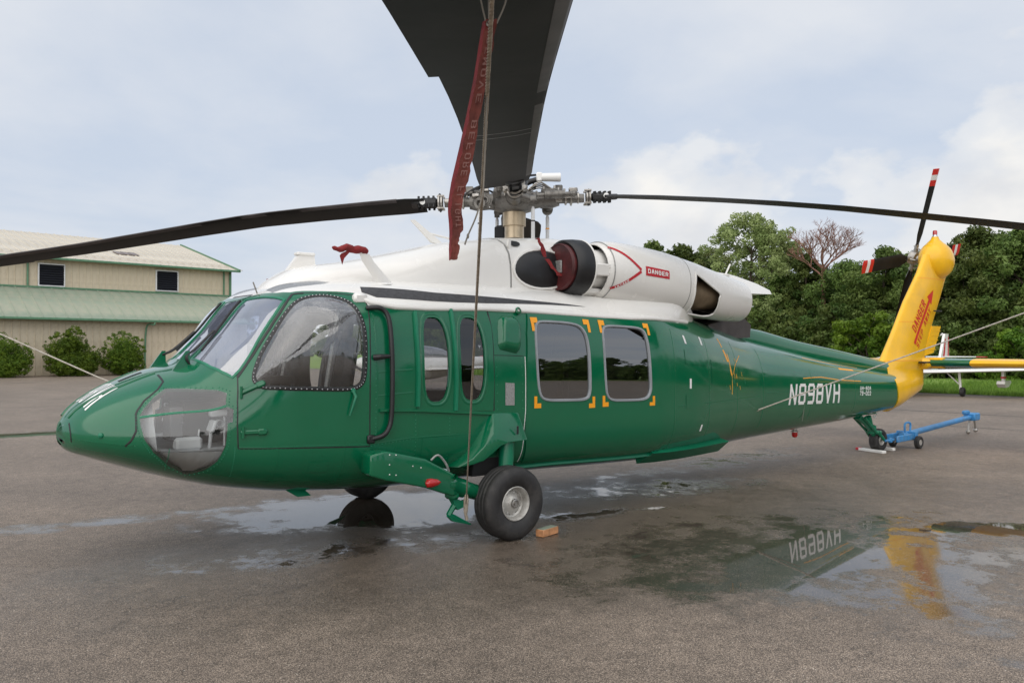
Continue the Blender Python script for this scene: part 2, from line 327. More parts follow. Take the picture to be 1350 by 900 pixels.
class MB:
    """collects simple solids into one mesh"""
    def __init__(s): s.V=[];s.F=[];s.I=[];s.sm=[]
    def add(s,V,F,mi=0):
        k=len(s.V); s.V+= [tuple(v) for v in V]; s.F+=[tuple(i+k for i in f) for f in F]; s.I+=[mi]*len(F); return s
    def box(s,c,d,rot=None,mi=0,bev=0):
        x,y,z=[q/2 for q in d]; M3=rot if rot is not None else Matrix.Identity(3)
        if bev<=0:
            P=[(-x,-y,-z),(x,-y,-z),(x,y,-z),(-x,y,-z),(-x,-y,z),(x,-y,z),(x,y,z),(-x,y,z)]
            F=[(0,3,2,1),(4,5,6,7),(0,1,5,4),(1,2,6,5),(2,3,7,6),(3,0,4,7)]
        else:
            b=min(bev,x*.9,y*.9,z*.9); P=[];F=[]
            idx={}
            for sx in(-1,1):
                for sy in(-1,1):
                    for sz in(-1,1):
                        for a in range(3):
                            q=[sx*(x-b),sy*(y-b),sz*(z-b)]; q[a]=(sx*x,sy*y,sz*z)[a]; idx[sx,sy,sz,a]=len(P); P.append(tuple(q))
            for a in range(3):
                u,v=[(1,2),(0,2),(0,1)][a]
                for sg in(-1,1):
                    q=[]
                    for su,sv in((-1,-1),(1,-1),(1,1),(-1,1)):
                        k=[0,0,0];k[a]=sg;k[u]=su;k[v]=sv;q.append(idx[k[0],k[1],k[2],a])
                    F.append(tuple(q))
            for a in range(3):
                u,v=[(1,2),(0,2),(0,1)][a]
                for su in(-1,1):
                    for sv in(-1,1):
                        q=[]
                        for sa,w in((-1,u),(1,u),(1,v),(-1,v)):
                            k=[0,0,0];k[a]=sa;k[u]=su;k[v]=sv;q.append(idx[k[0],k[1],k[2],w])
                        F.append(tuple(q))
            for sx in(-1,1):
                for sy in(-1,1):
                    for sz in(-1,1): F.append(tuple(idx[sx,sy,sz,a] for a in range(3)))
            # orient outward
            G=[]
            for f in F:
                p=[Vector(P[i]) for i in f]; n=(p[1]-p[0]).cross(p[2]-p[0]); cc=sum(p,Vector())/len(p)
                G.append(f if n.dot(cc)>0 else f[::-1])
            F=G
        cv=Vector(c)
        return s.add([cv+M3@Vector(p) for p in P],F,mi)
    def tube(s,pts,r,n=8,mi=0,caps=True):
        pts=[Vector(p) for p in pts]; rr=r if isinstance(r,(list,tuple)) else [r]*len(pts)
        V=[];F=[];t0=None
        for i,p in enumerate(pts):
            t=(pts[min(i+1,len(pts)-1)]-pts[max(i-1,0)]).normalized()
            if t0 is None:
                a=Vector((0,0,1)) if abs(t.z)<.9 else Vector((1,0,0)); u=t.cross(a).normalized()
            else: u=(u-t*u.dot(t)).normalized()
            t0=t; v=t.cross(u)
            for k in range(n):
                a=2*math.pi*k/n; V.append(p+(u*math.cos(a)+v*math.sin(a))*rr[i])
        for i in range(len(pts)-1):
            for k in range(n):
                a=i*n+k;b=i*n+(k+1)%n; F.append((a,b,b+n,a+n))
        if caps: F+= [tuple(range(n))[::-1],tuple(range((len(pts)-1)*n,len(pts)*n))]
        return s.add(V,F,mi)
    def lathe(s,prof,o,ax,n=24,mi=0,a0=0,a1=2*math.pi):
        """prof: list of (along axis, radius)"""
        o=Vector(o);t=Vector(ax).normalized();a=Vector((0,0,1)) if abs(t.z)<.9 else Vector((1,0,0));u=t.cross(a).normalized();v=t.cross(u)
        V=[];F=[];cl=abs(a1-a0-2*math.pi)<1e-6;m=n if cl else n+1
        for h,r in prof:
            for k in range(m):
                q=a0+(a1-a0)*k/n; V.append(o+t*h+(u*math.cos(q)+v*math.sin(q))*max(r,1e-4))
        for i in range(len(prof)-1):
            for k in range(n):
                a=i*m+k;b=i*m+(k+1)%m; F.append((a,b,b+m,a+m))
        return s.add(V,F,mi)
    def prism(s,poly,y0,y1,mi=0,fn=None):
        """poly in (x,z), extruded along y; fn(x,y,z) may reshape"""
        n=len(poly); ar=sum(poly[i][0]*poly[(i+1)%n][1]-poly[(i+1)%n][0]*poly[i][1] for i in range(n))
        if ar<0: poly=poly[::-1]
        lo,hi=min(y0,y1),max(y0,y1)
        V=[(x,lo,z) for x,z in poly]+[(x,hi,z) for x,z in poly]
        if fn: V=[fn(*v) for v in V]
        F=[tuple(range(n)),tuple(range(n,2*n))[::-1]]+[(i,i+n,(i+1)%n+n,(i+1)%n) for i in range(n)]
        return s.add(V,F,mi)
    def sphere(s,c,r,n=10,m=6,mi=0):
        rr=r if isinstance(r,(tuple,list)) else (r,r,r)
        V=[];F=[]
        for i in range(m+1):
            th=math.pi*i/m
            for k in range(n):
                a=2*math.pi*k/n; V.append((c[0]+rr[0]*math.sin(th)*math.cos(a),c[1]+rr[1]*math.sin(th)*math.sin(a),c[2]+rr[2]*math.cos(th)))
        for i in range(m):
            for k in range(n):
                a=i*n+k;b=i*n+(k+1)%n;F.append((a,a+n,b+n,b))
        return s.add(V,F,mi)
    def build(s,name,m,parent=None,smooth=True,angle=40):
        return mk(name,s.V,s.F,m,parent,mi=s.I,smooth=smooth,angle=angle)
def boxobj(name,c,d,m,parent=None,rot=None,bev=0): return MB().box(c,d,rot,bev=bev).build(name,m,parent,angle=30)
def tubeobj(name,pts,r,m,parent=None,n=8): return MB().tube(pts,r,n).build(name,m,parent)
def smooth_path(pts,k=6):
    P=[Vector(p) for p in pts];out=[]
    for i in range(len(P)-1):
        a=P[max(i-1,0)];b=P[i];c=P[i+1];d=P[min(i+2,len(P)-1)]
        for j in range(k):
            t=j/k; out.append(.5*((2*b)+(c-a)*t+(2*a-5*b+4*c-d)*t*t+(3*b-a-3*c+d)*t**3))
    out.append(P[-1]); return out
# ---------------------------------------------------------------- curved-skin helpers
def chaikin(p,k=2):
    for _ in range(k):
        q=[]
        for i in range(len(p)):
            a=p[i];b=p[(i+1)%len(p)]; q+=[(a[0]*.75+b[0]*.25,a[1]*.75+b[1]*.25),(a[0]*.25+b[0]*.75,a[1]*.25+b[1]*.75)]
        p=q
    return p
for _k,_c0,_a in (('win1',2.768,.128),('win2',3.155,.132)):
    FT[_k]=[(_c0+_a*math.copysign(abs(math.cos(t))**.62,math.cos(t))-.012*abs(math.sin(t)),1.947+.268*math.copysign(abs(math.sin(t))**.72,math.sin(t))) for t in [2*math.pi*(i+.5)/40 for i in range(40)]]
for _k in ('winA','winB','door_win'): FT[_k]=chaikin(FT[_k])
def seg_dist(P,segs):
    """min distance of points P (n,2) to segments (m,4)"""
    D=np.full(len(P),1e9)
    for x0,y0,x1,y1 in segs:
        dx,dy=x1-x0,y1-y0; L=dx*dx+dy*dy+1e-12
        t=np.clip(((P[:,0]-x0)*dx+(P[:,1]-y0)*dy)/L,0,1)
        D=np.minimum(D,np.hypot(P[:,0]-x0-t*dx,P[:,1]-y0-t*dy))
    return D
def inpoly(P,poly):
    c=np.zeros(len(P),bool);n=len(poly)
    for i in range(n):
        x0,y0=poly[i];x1,y1=poly[(i+1)%n]
        if y0==y1: continue
        k=((y0>P[:,1])!=(y1>P[:,1]))&(P[:,0]<(x1-x0)*(P[:,1]-y0)/(y1-y0)+x0); c^=k
    return c
def dens(poly,step,closed=True):
    out=[];n=len(poly)
    for i in range(n if closed else n-1):
        a=poly[i];b=poly[(i+1)%n];L=math.hypot(b[0]-a[0],b[1]-a[1]);k=max(1,int(math.ceil(L/step)))
        for j in range(k): out.append((a[0]+(b[0]-a[0])*j/k,a[1]+(b[1]-a[1])*j/k))
    if not closed: out.append(tuple(poly[-1]))
    return out
def cdt(gridpts,outlines,lines=(),gap=.012,step=.05):
    """constrained triangulation of a (u,v) domain. returns verts, tris as arrays"""
    V=[];E=[]
    for cl,L in ((True,outlines),(False,lines)):
        for o in L:
            d=dens(o,step,cl); k=len(V); V+=d; n=len(d); E+=[(k+i,k+(i+1)%n) for i in range(n if cl else n-1)]
    segs=[(*V[a],*V[b]) for a,b in E]
    G=np.array(gridpts,float); 
    if len(G): G=G[seg_dist(G,segs)>gap]
    allv=[Vector(v) for v in V]+[Vector(g) for g in G.tolist()]
    r=delaunay_2d_cdt(allv,E,[],0,1e-6)
    U=np.array([tuple(v) for v in r[0]]); T=np.array([f for f in r[2] if len(f)==3])
    a=U[T]; ar=(a[:,1,0]-a[:,0,0])*(a[:,2,1]-a[:,0,1])-(a[:,2,0]-a[:,0,0])*(a[:,1,1]-a[:,0,1])
    T=T[np.abs(ar)>1e-9]
    return U,T
def skin(name,U,T,pf,nf,m,parent,thick=0,off=0,flip=False,inner=None,bulge=None):
    """turn (u,v) triangles into a solid skin that follows surface pf with normals nf"""
    used=sorted(set(T.ravel().tolist())); rm={u:i for i,u in enumerate(used)}
    P=[];N=[]
    for u in used:
        p=Vector(pf(*U[u])); n=Vector(nf(*U[u])); o=off+(bulge[u] if bulge is not None else 0); P.append(p+n*o); N.append(n)
    F=[];LN=[]
    for t in T:
        a,b,c=[rm[i] for i in t]; nn_=(P[b]-P[a]).cross(P[c]-P[a])
        if nn_.dot(N[a]+N[b]+N[c])<0: b,c=c,b
        F.append((a,b,c)); LN+=[N[a],N[b],N[c]]
    if bulge is not None: LN=None
    mi=[0]*len(F)
    if thick>0:
        n0=len(P);base=list(F)
        P+= [P[i]-N[i]*thick for i in range(n0)]
        cnt={}
        for f in base:
            for i in range(3):
                e=(f[i],f[(i+1)%3]); cnt[e]=1
        for a,b,c in base:
            F.append((a+n0,c+n0,b+n0)); mi.append(1 if inner else 0)
            if LN is not None: LN+=[-N[a],-N[c],-N[b]]
        for (a,b) in cnt:
            if (b,a) not in cnt:
                F.append((b,a,a+n0,b+n0)); mi.append(0)
                if LN is not None:
                    q=(P[a]-P[b]).cross(P[a+n0]-P[b]); q=q.normalized() if q.length>0 else N[a]; LN+=[q]*4
    return mk(name,P,F,[m,inner] if inner else m,parent,mi=mi,LN=LN,angle=None if LN is not None else 50)
def ribbon(name,pts,pf,nf,width,height,m,parent,closed=False,off=0,step=.04,mb=None,mi=0):
    """raised strip that follows surface pf along (u,v) points"""
    d=dens(pts,step,closed); P=[Vector(pf(*q)) for q in d]; N=[Vector(nf(*q)) for q in d]; n=len(d)
    V=[];F=[]
    for i in range(n):
        a=P[(i-1)%n] if closed or i else P[0]; b=P[(i+1)%n] if closed or i<n-1 else P[-1]
        t=(b-a).normalized(); s=N[i].cross(t).normalized(); w=width/2;h=height+off
        for q,k in ((-w,off-.004),(-w,h*.6+off*.4),(-w*.6,h),(w*.6,h),(w,h*.6+off*.4),(w,off-.004)): V.append(P[i]+s*q+N[i]*k)
    for i in range(n if closed else n-1):
        j=(i+1)%n
        for k in range(5): F.append((i*6+k,j*6+k,j*6+k+1,i*6+k+1))
    if not closed: F+=[(0,1,2,3,4,5),tuple((n-1)*6+k for k in (5,4,3,2,1,0))]
    # outward orientation
    F=[f[::-1] for f in F]
    if mb is not None: mb.add(V,F,mi); return mb
    return mk(name,V,F,m,parent,angle=50)
# letters are cut from strokes on a 1x1 cell
GL={'N':[[(0,0),(0,1)],[(0,1),(1,0)],[(1,0),(1,1)]],'8':[[(.12,0),(.88,0),(1,.1),(1,.42),(.88,.5),(1,.58),(1,.9),(.88,1),(.12,1),(0,.9),(0,.58),(.12,.5),(0,.42),(0,.1),(.12,0)],[(.12,.5),(.88,.5)]],
'9':[[(.1,0),(.88,0),(1,.1),(1,.9),(.88,1),(.12,1),(0,.9),(0,.55),(.12,.46),(1,.46)]],'V':[[(0,1),(.5,0)],[(.5,0),(1,1)]],'H':[[(0,0),(0,1)],[(1,0),(1,1)],[(0,.5),(1,.5)]],
'D':[[(0,0),(.75,0),(1,.2),(1,.8),(.75,1),(0,1),(0,0)]],'A':[[(0,0),(.35,1),(.65,1),(1,0)],[(.15,.35),(.85,.35)]],'G':[[(1,.8),(.8,1),(.2,1),(0,.8),(0,.2),(.2,0),(.8,0),(1,.2),(1,.48),(.55,.48)]],
'E':[[(1,0),(0,0),(0,1),(1,1)],[(0,.5),(.8,.5)]],'R':[[(0,0),(0,1),(.8,1),(1,.85),(1,.62),(.8,.48),(0,.48)],[(.5,.48),(1,0)]],'I':[[(.5,0),(.5,1)]],'T':[[(.5,0),(.5,1)],[(0,1),(1,1)]],
'K':[[(0,0),(0,1)],[(0,.45),(1,1)],[(.25,.55),(1,0)]],'S':[[(0,.15),(.15,0),(.85,0),(1,.15),(1,.38),(.85,.5),(.15,.5),(0,.62),(0,.85),(.15,1),(.85,1),(1,.85)]],'P':[[(0,0),(0,1),(.8,1),(1,.85),(1,.6),(.8,.45),(0,.45)]],
'W':[[(0,1),(.25,0)],[(.25,0),(.5,.8)],[(.5,.8),(.75,0)],[(.75,0),(1,1)]],'Y':[[(0,1),(.5,.5)],[(1,1),(.5,.5)],[(.5,.5),(.5,0)]],'M':[[(0,0),(0,1),(.5,.4),(1,1),(1,0)]],'O':[[(.2,0),(.8,0),(1,.15),(1,.85),(.8,1),(.2,1),(0,.85),(0,.15),(.2,0)]],
'F':[[(0,0),(0,1),(1,1)],[(0,.5),(.8,.5)]],'L':[[(0,1),(0,0),(1,0)]],'B':[[(0,0),(0,1),(.8,1),(1,.87),(1,.63),(.8,.5),(0,.5)],[(.8,.5),(1,.37),(1,.13),(.8,0),(0,0)]],'U':[[(0,1),(0,.15),(.2,0),(.8,0),(1,.15),(1,1)]],
'7':[[(0,1),(1,1),(.4,0)]],'0':[[(.2,0),(.8,0),(1,.15),(1,.85),(.8,1),(.2,1),(0,.85),(0,.15),(.2,0)]],'2':[[(0,.85),(.2,1),(.8,1),(1,.85),(1,.6),(0,0),(1,0)]],'-':[[(.1,.5),(.9,.5)]],'4':[[(.75,0),(.75,1),(0,.35),(1,.35)]],'6':[[(1,.88),(.85,1),(.2,1),(0,.85),(0,.15),(.2,0),(.8,0),(1,.15),(1,.4),(.85,.52),(0,.52)]],' ':[]}
def glyph_tris(strokes,t,wfac):
    """strokes in unit cell; t stroke width as fraction of cell height; wfac width/height"""
    quads=[];pts=[]
    for st in strokes:
        q=[(x*(wfac-t)+t/2,y*(1-t)+t/2) for x,y in st]
        for a,b in zip(q[:-1],q[1:]):
            L=math.hypot(b[0]-a[0],b[1]-a[1]);
            if L<1e-6: continue
            dx,dy=(b[0]-a[0])/L,(b[1]-a[1])/L; e=t*.42
            a2=(a[0]-dx*e,a[1]-dy*e);b2=(b[0]+dx*e,b[1]+dy*e); nx,ny=-dy*t/2,dx*t/2
            c=[(a2[0]+nx,a2[1]+ny),(a2[0]-nx,a2[1]-ny),(b2[0]-nx,b2[1]-ny),(b2[0]+nx,b2[1]+ny)]
            quads.append([(min(max(x,0),wfac),min(max(y,0),1)) for x,y in c])
    if not quads: return None
    g=[(x*wfac/4,y/8) for x in range(5) for y in range(9)]
    U,T=cdt(g,quads,gap=.02,step=.2)
    C=U[T].mean(1); k=np.zeros(len(T),bool)
    for q in quads: k|=inpoly(C,q)
    return U,T[k]
def lettering(name,text,fn,m,parent,t=.17,wfac=.5,gap=.14,nudge=None):
    """fn(s,h)->3D point, s 0..1 along the line, h 0..1 up"""
    tot=len(text)*wfac+(len(text)-1)*gap; V=[];F=[];x=0; o=None
    for ch in text+' ':
        if ch==' ' and V: o=mk(name,V,F,m,parent,smooth=False); V=[];F=[]
        g=glyph_tris(GL[ch],t,wfac) if GL.get(ch) else None
        if g:
            U,T=g;k=len(V); V+=[fn((x+u[0])/tot,u[1]) for u in U]; F+=[tuple(int(i)+k for i in f) for f in T]
        x+=wfac+gap
    return o
class Loft:
    """closed tube along x: keys (x, cy, half width, zc, up, down, n)"""
    def __init__(s,keys): s.k=keys; xs=[k[0] for k in keys]; s.f=[_pchip(xs,[k[i] for k in keys]) for i in range(1,7)]; s.x0,s.x1=xs[0],xs[-1]
    def p(s,x,a):
        cy,w,zc,hu,hd,n=[f(x) for f in s.f]; sn,c=math.sin(a),-math.cos(a)   # a=0 bottom, pi/2 port (-y), pi top
        r=(abs(sn)**n+abs(c)**n)**(-1/n); return (x,cy-w*r*sn,zc+(hu if c>0 else hd)*r*c)
    def n(s,x,a):
        e=.003;x0=max(s.x0,min(x-e,s.x1-2*e)); A=Vector(s.p(x0,a));B=Vector(s.p(x0+2*e,a));C=Vector(s.p(x,a-.004));D=Vector(s.p(x,a+.004))
        q=(B-A).cross(D-C); q=q.normalized() if q.length>1e-12 else Vector((1,0,0))
        o=Vector(s.p(x,a))-Vector((x,s.f[0](x),s.f[2](x)))
        return q if q.dot(o)>=0 else -q
    def build(s,name,m,parent,xs=None,nseg=40,caps=(True,True),angle=50,mi=None):
        if xs is None:
            n=max(3,int((s.x1-s.x0)/.12)); xs=[s.x0+(s.x1-s.x0)*i/n for i in range(n+1)]
            for k in s.k:
                if all(abs(k[0]-q)>.01 for q in xs): xs.append(k[0])
            xs.sort()
        V=[s.p(x,2*math.pi*j/nseg) for x in xs for j in range(nseg)];F=[]
        for i in range(len(xs)-1):
            for j in range(nseg):
                a=i*nseg+j;b=i*nseg+(j+1)%nseg; F.append((a,a+nseg,b+nseg,b))
        F=[f[::-1] for f in F]
        if caps[0]: F.append(tuple(range(nseg))[::-1])
        if caps[1]: F.append(tuple(range((len(xs)-1)*nseg,len(xs)*nseg)))
        bm=bmesh.new(); vs=[bm.verts.new(v) for v in V]
        for f in F:
            try: bm.faces.new([vs[i] for i in f])
            except ValueError: pass
        bmesh.ops.recalc_face_normals(bm,faces=bm.faces)
        me=bpy.data.meshes.new(name); bm.to_mesh(me); bm.free(); me.materials.append(M[m])
        me.polygons.foreach_set('use_smooth',[True]*len(me.polygons)); me.set_sharp_from_angle(angle=R(angle))
        o=bpy.data.objects.new(name,me); COL.objects.link(o); o.parent=parent; return o
# ================================================================= HELICOPTER
H=empty('helicopter',(3.4,0,0),'green and white transport helicopter with a yellow tail fin, parked on wet tarmac','helicopter')
HO=Vector((3.4,0,0))
class _P: pass
def adopt(o,p=None):
    """parent keeping world coordinates (all parts are modelled in world space)"""
    o.parent=H if p is None else p
    if p is None: o.location=o.location-HO
    return o
PI=math.pi
def hp2(x,v): return hp(x,v,-1) if v<=PI else hp(x,2*PI-v,1)
def hn2(x,v): return hn(x,v,-1) if v<=PI else hn(x,2*PI-v,1)
def hps(x,v): return hp(x,v,1)
def hns(x,v): return hn(x,v,1)
border=[(1.452,PI),(1.462,2.9),(1.53,2.62),(1.60,2.53),(1.69,2.507),(1.8,2.475),(1.92,2.45),(2.04,2.43),(2.13,2.41),(2.121,2.339)]+FT['border'][1:-1]+[(6.50,2.45),(6.60,2.55),(6.70,2.75),(6.75,PI)]
pane=[(.955,2.87),(.965,2.70),(.987,2.499),(1.03,2.33),(1.075,2.205),(1.119,2.225),(1.277,2.334),(1.407,2.397),(1.52,2.475),(1.47,2.60),(1.43,2.75),(1.40,2.895),(1.31,2.90),(1.22,2.905),(1.1,2.90)]
cpane=[(.93,PI),(.945,2.955),(1.1,2.965),(1.25,2.962),(1.40,2.955),(1.41,PI)]
eyeb=[(1.52,2.66),(1.62,2.62),(1.8,2.60),(1.95,2.61),(2.04,2.67),(2.0,2.82),(1.85,2.93),(1.65,2.93),(1.54,2.82)]
walk=[(2.17,2.42),(2.28,2.366),(2.513,2.347),(2.79,2.332),(3.055,2.325),(3.4,2.323),(3.955,2.330),(4.7,2.336),(4.5,2.346),(3.9,2.364),(3.4,2.388),(2.9,2.412),(2.45,2.46),(2.2,2.49)]
hood=[(0,1.40),(0,PI),(.656,PI),(.66,2.85)]+FT['nose_seam']+[(.25,1.40),(.1,1.40)]
rect=[(0,0),(12.66,0),(12.66,PI),(0,PI)]
xs=[]; s=.03
while s*s<.36: xs.append(s*s); s+=.032
x=.40
while x<6.8: xs.append(x); x+=.055
while x<12.6: xs.append(x); x+=.11
tv=[PI*i/58 for i in range(1,58)]
grid=[(a,b) for a in xs for b in tv]
OUT=[rect,FT['door'],FT['door_win'],pane,cpane,FT['chin'],FT['win1'],FT['win2'],FT['winpanel'],FT['cdoor'],FT['winA'],FT['winB'],eyeb,walk,hood]
U,T=cdt(grid,OUT,[border,[(6.05,0),(6.05,2.31)],[(8.2,0),(8.2,PI)]],gap=.014,step=.06)
C=U[T].mean(1)
reg=np.full(len(T),'shell',dtype=object)
reg[C[:,0]>6.05]='rear'; reg[C[:,0]>8.2]='tail'
above=np.zeros(len(T),bool); bp=border+[(6.75,PI+1),(1.452,PI+1)]
reg[inpoly(C,bp)]='roof'
for nm,p in (('hood',hood),('door',FT['door']),('winpanel',FT['winpanel']),('cdoor',FT['cdoor']),('pane',pane),('cpane',cpane),('door_win',FT['door_win']),('chin',FT['chin']),('win1',FT['win1']),('win2',FT['win2']),('winA',FT['winA']),('winB',FT['winB']),('eyeb',eyeb),('walk',walk)):
    reg[inpoly(C,p)]=nm
U2=np.vstack([U,np.column_stack([U[:,0],2*PI-U[:,1]])])
def both(mask): t=T[mask]; return np.vstack([t,t+len(U)])
def side_skin(name,mask,port,m,parent,**k):
    return skin(name,U,T[mask],hp if port else hps,hn if port else hns,m,parent,**k)
fus=skin('fuselage_shell',U2,both(reg=='shell'),hp2,hn2,'green',None,thick=.03,inner='mgrey'); adopt(fus)
rear=skin('rear_fuselage',U2,both(reg=='rear'),hp2,hn2,'green',None,thick=.02,inner='dark'); adopt(rear)
tailc=skin('tail_cone',U2,both(reg=='tail'),hp2,hn2,'green',None,thick=.02); adopt(tailc)
roof=skin('cabin_roof',U2,both(reg=='roof'),hp2,hn2,'white',None,thick=.03,inner='mgrey'); adopt(roof)
hoodo=skin('nose_door',U2,both(reg=='hood'),hp2,hn2,'green',None,thick=.01); adopt(hoodo)
cp=skin('windshield',U2,both(reg=='cpane'),hp2,hn2,'glass_pane',None,off=-.004); cp['label']='narrow centre windshield pane'; adopt(cp)
def bulge_of(poly,h,wd):
    segs=[(*poly[i],*poly[(i+1)%len(poly)]) for i in range(len(poly))]
    d=seg_dist(U,segs); ins=inpoly(U,poly); q=np.clip(d/wd,0,1)*ins; return h*(1-(1-q)**2)
def frame(poly,port,name,m,parent,w=.03,h=.012): return ribbon(name,poly,hp if port else hps,hn if port else hns,w,h,m,parent,closed=True,step=.05)
def inset(poly,d,vs=1.0):
    """move a closed (u,v) outline outward by d"""
    n=len(poly);a=sum(poly[i][0]*poly[(i+1)%n][1]-poly[(i+1)%n][0]*poly[i][1] for i in range(n));s=1 if a>0 else -1;o=[]
    for i in range(n):
        p,q,r=poly[i-1],poly[i],poly[(i+1)%n]; tx,ty=r[0]-p[0],r[1]-p[1];L=math.hypot(tx,ty) or 1
        o.append((q[0]+s*ty/L*d,q[1]-s*tx/L*d))
    return o
rimp=[inset(FT['door_win'],.017)]
for port in (True,False):
    P_=hp if port else hps; N_=hn if port else hns
    d=side_skin('cockpit_door',reg=='door',port,'green',None,thick=.03,inner='dark'); adopt(d)
    g=side_skin('window',reg=='door_win',port,'glass_side',d,bulge=bulge_of(FT['door_win'],.085,.22),off=.004)
    frame(inset(FT['door_win'],.014),port,'window_frame','black',d,.034,.008)
    rv=MB()
    for u,v in dens(inset(FT['door_win'],.016),.052):
        q=Vector(P_(u,v))+Vector(N_(u,v))*.009; rv.sphere(q,.0055,6,4)
    tag(rv.build('rivet','steel',d),kind='stuff')
    # door seam and handle
    dl=[q for q in FT['door']]
    frame(dl,port,'door_seal','black',d,.010,.002); ribbon('front_seal',FT['door'][:7],P_,N_,.024,.004,'black',d)
    h=MB(); a=[Vector(P_(u,v))+Vector(N_(u,v))*k for u,v,k in ((1.965,1.80,.012),(1.975,1.76,.045),(1.955,1.71,.045),(1.93,1.64,.03))]
    h.tube(a,[.012,.012,.010,.006],8); h.lathe([(0,.02),(.02,.02),(.022,0)],Vector(P_(1.965,1.80)),N_(1.965,1.80),12); h.build('door_handle','green_trim',d)
    for (u,v) in ((1.11,2.01),(1.105,1.63)):
        hg=MB(); c=Vector(P_(u,v));n=Vector(N_(u,v)); ax=Vector((0,0,1))
        hg.tube([c+n*.02-ax*.045,c+n*.02+ax*.045],.011,8)
        e=Vector(P_(u+.16,v-.02)); mid=(c+e)/2+n*.012; t=(e-c).normalized(); rot=Matrix((t,n,t.cross(n))).transposed()
        hg.box(mid,(.20,.022,.035),rot,bev=.008); hg.box(mid+t*.06,(.07,.03,.05),rot,bev=.01); hg.build('hinge','green',d)
    pn=side_skin('windshield',reg=='pane',port,'glass_pane',None,off=-.004); pn['label']='large windshield pane on the '+('port' if port else 'starboard')+' side'; adopt(pn)
    fr=ribbon('gasket',inset(pane,.006),P_,N_,.022,.006,'green_trim',pn,closed=True)
    ch=side_skin('chin_window',reg=='chin',port,'glass_chin',None,off=.001); adopt(ch)
    ribbon('green_strip',[(.445,1.97),(.6,1.975),(.8,1.965),(1.0,1.95)],P_,N_,.018,.004,'green_trim',ch)  # thin light green strip laid across the chin window
    rv=MB()
    for u,v in dens(inset(FT['chin'],.022),.055):
        q=Vector(P_(u,v))+Vector(N_(u,v))*.0005; rv.sphere(q,.005,6,4)
    tag(rv.build('rivet','green_trim',ch),kind='stuff')
    wp=side_skin('gunner_window_panel',reg=='winpanel',port,'green',None,thick=.03,inner='mgrey',off=.006); adopt(wp)
    for nm in ('win1','win2'):
        g=side_skin('window',reg==nm,port,'glass_cabin',wp,off=-.008)
        frame(inset(FT[nm],.024),port,'window_frame','green',wp,.030,.010)
    for k in ('rib1','rib2'):
        q=FT[k]; r=ribbon('rib',q,P_,N_,.035,.030,'green_trim',wp,step=.05)
    ribbon('lower_rail',FT['rail_low'],P_,N_,.03,.022,'green',wp)
    cd=side_skin('cabin_door',reg=='cdoor',port,'green',None,thick=.03,inner='dark',off=.014); adopt(cd)
    for nm in ('winA','winB'):
        g=side_skin('window',reg==nm,port,'glass_dark',cd,off=.004)
        frame(inset(FT[nm],.004),port,'window_frame','frame',cd,.028,.024)
    eb=side_skin('eyebrow_window',reg=='eyeb',port,'eyebrow',None,bulge=bulge_of(eyeb,.018,.16)); adopt(eb)
    wk=side_skin('walkway',reg=='walk',port,'grey',None,off=.003); adopt(wk)
    # sliding door top rail, lower rail
    rl=ribbon('door_rail',[(2.13,2.37),(2.20,2.325)]+FT['border'][2:11]+[(6.15,2.335),(6.45,2.37)],P_,N_,.06,.026,'white',None); adopt(rl)
    nub=MB(); c=Vector(P_(2.12,2.36)); nub.box(c+Vector((0,0,.0)),(.13,.07,.09),bev=.02); adopt(nub.build('rail_fairing','white'))
    lr=ribbon('door_rail',[(3.80,.80),(4.3,.80),(4.9,.79),(5.5,.79),(5.85,.80)],P_,N_,.03,.03,'green_trim',None); lr['label']='lower green sliding door rail'; adopt(lr)
    # grab rail
    b=MB(); pth=[Vector(P_(u,v))+Vector(N_(u,v))*(.045 if 0<i<11 else .0) for i,(u,v) in enumerate(FT['railpts'])]
    b.tube(smooth_path(pth,5),.021,10); q=Vector(P_(2.305,1.99)); b.tube([Vector(P_(2.16,1.99)),Vector(P_(2.2,1.99))+Vector(N_(2.2,1.99))*.04,q+Vector(N_(2.3,1.99))*.045],[.026,.024,.014],8)
    b.box(Vector(P_(2.125,1.37)),(.07,.05,.07),bev=.01)
    adopt(b.build('grab_rail','black'))
    # seams
    for nm,k,m,w in (('seam_strip','seamF','black',.014),('seam_strip','seamG','letter',.007),('seam_strip','seamH','black',.005)):
        adopt(ribbon(nm,FT[k],P_,N_,w,.003,m,None))
    adopt(ribbon('seam_strip',FT['nose_seam'],P_,N_,.016,.002,'black',None))
    # yellow rescue corner marks
    def decal(name,poly,m,parent,off=.002,g=.06):
        us=[q[0] for q in poly];vs=[q[1] for q in poly]
        gr=[(a,b) for a in np.arange(min(us),max(us),g) for b in np.arange(min(vs),max(vs),g)]
        UU,TT=cdt(gr,[poly],gap=.01,step=g); TT=TT[inpoly(UU[TT].mean(1),poly)]
        return skin(name,UU,TT,P_,N_,m,parent,off=off)
    A,B,t=.085,.09,.036
    for i,(u,v) in enumerate(FT['yc']):
        sx=1 if i in (0,2,4,6) else -1; sv=-1 if i<4 else 1
        if port or True:
            poly=[(u,v),(u+sx*A,v),(u+sx*A,v+sv*t),(u+sx*t,v+sv*t),(u+sx*t,v+sv*B),(u,v+sv*B)]
            decal('corner_mark',poly,'orange',cd,off=.0175)
    for i in range(4):
        a,b2=FT['ticks'][2*i],FT['ticks'][2*i+1]; w=.02
        adopt(decal('position_mark',[(a[0]-w,a[1]),(a[0]+w,a[1]),(b2[0]+w,b2[1]),(b2[0]-w,b2[1])],'letter',None,off=.002))
    # data plate, scoop
    pl=FT['plate']; adopt(decal('data_plate',pl,'plate',None,off=.004))
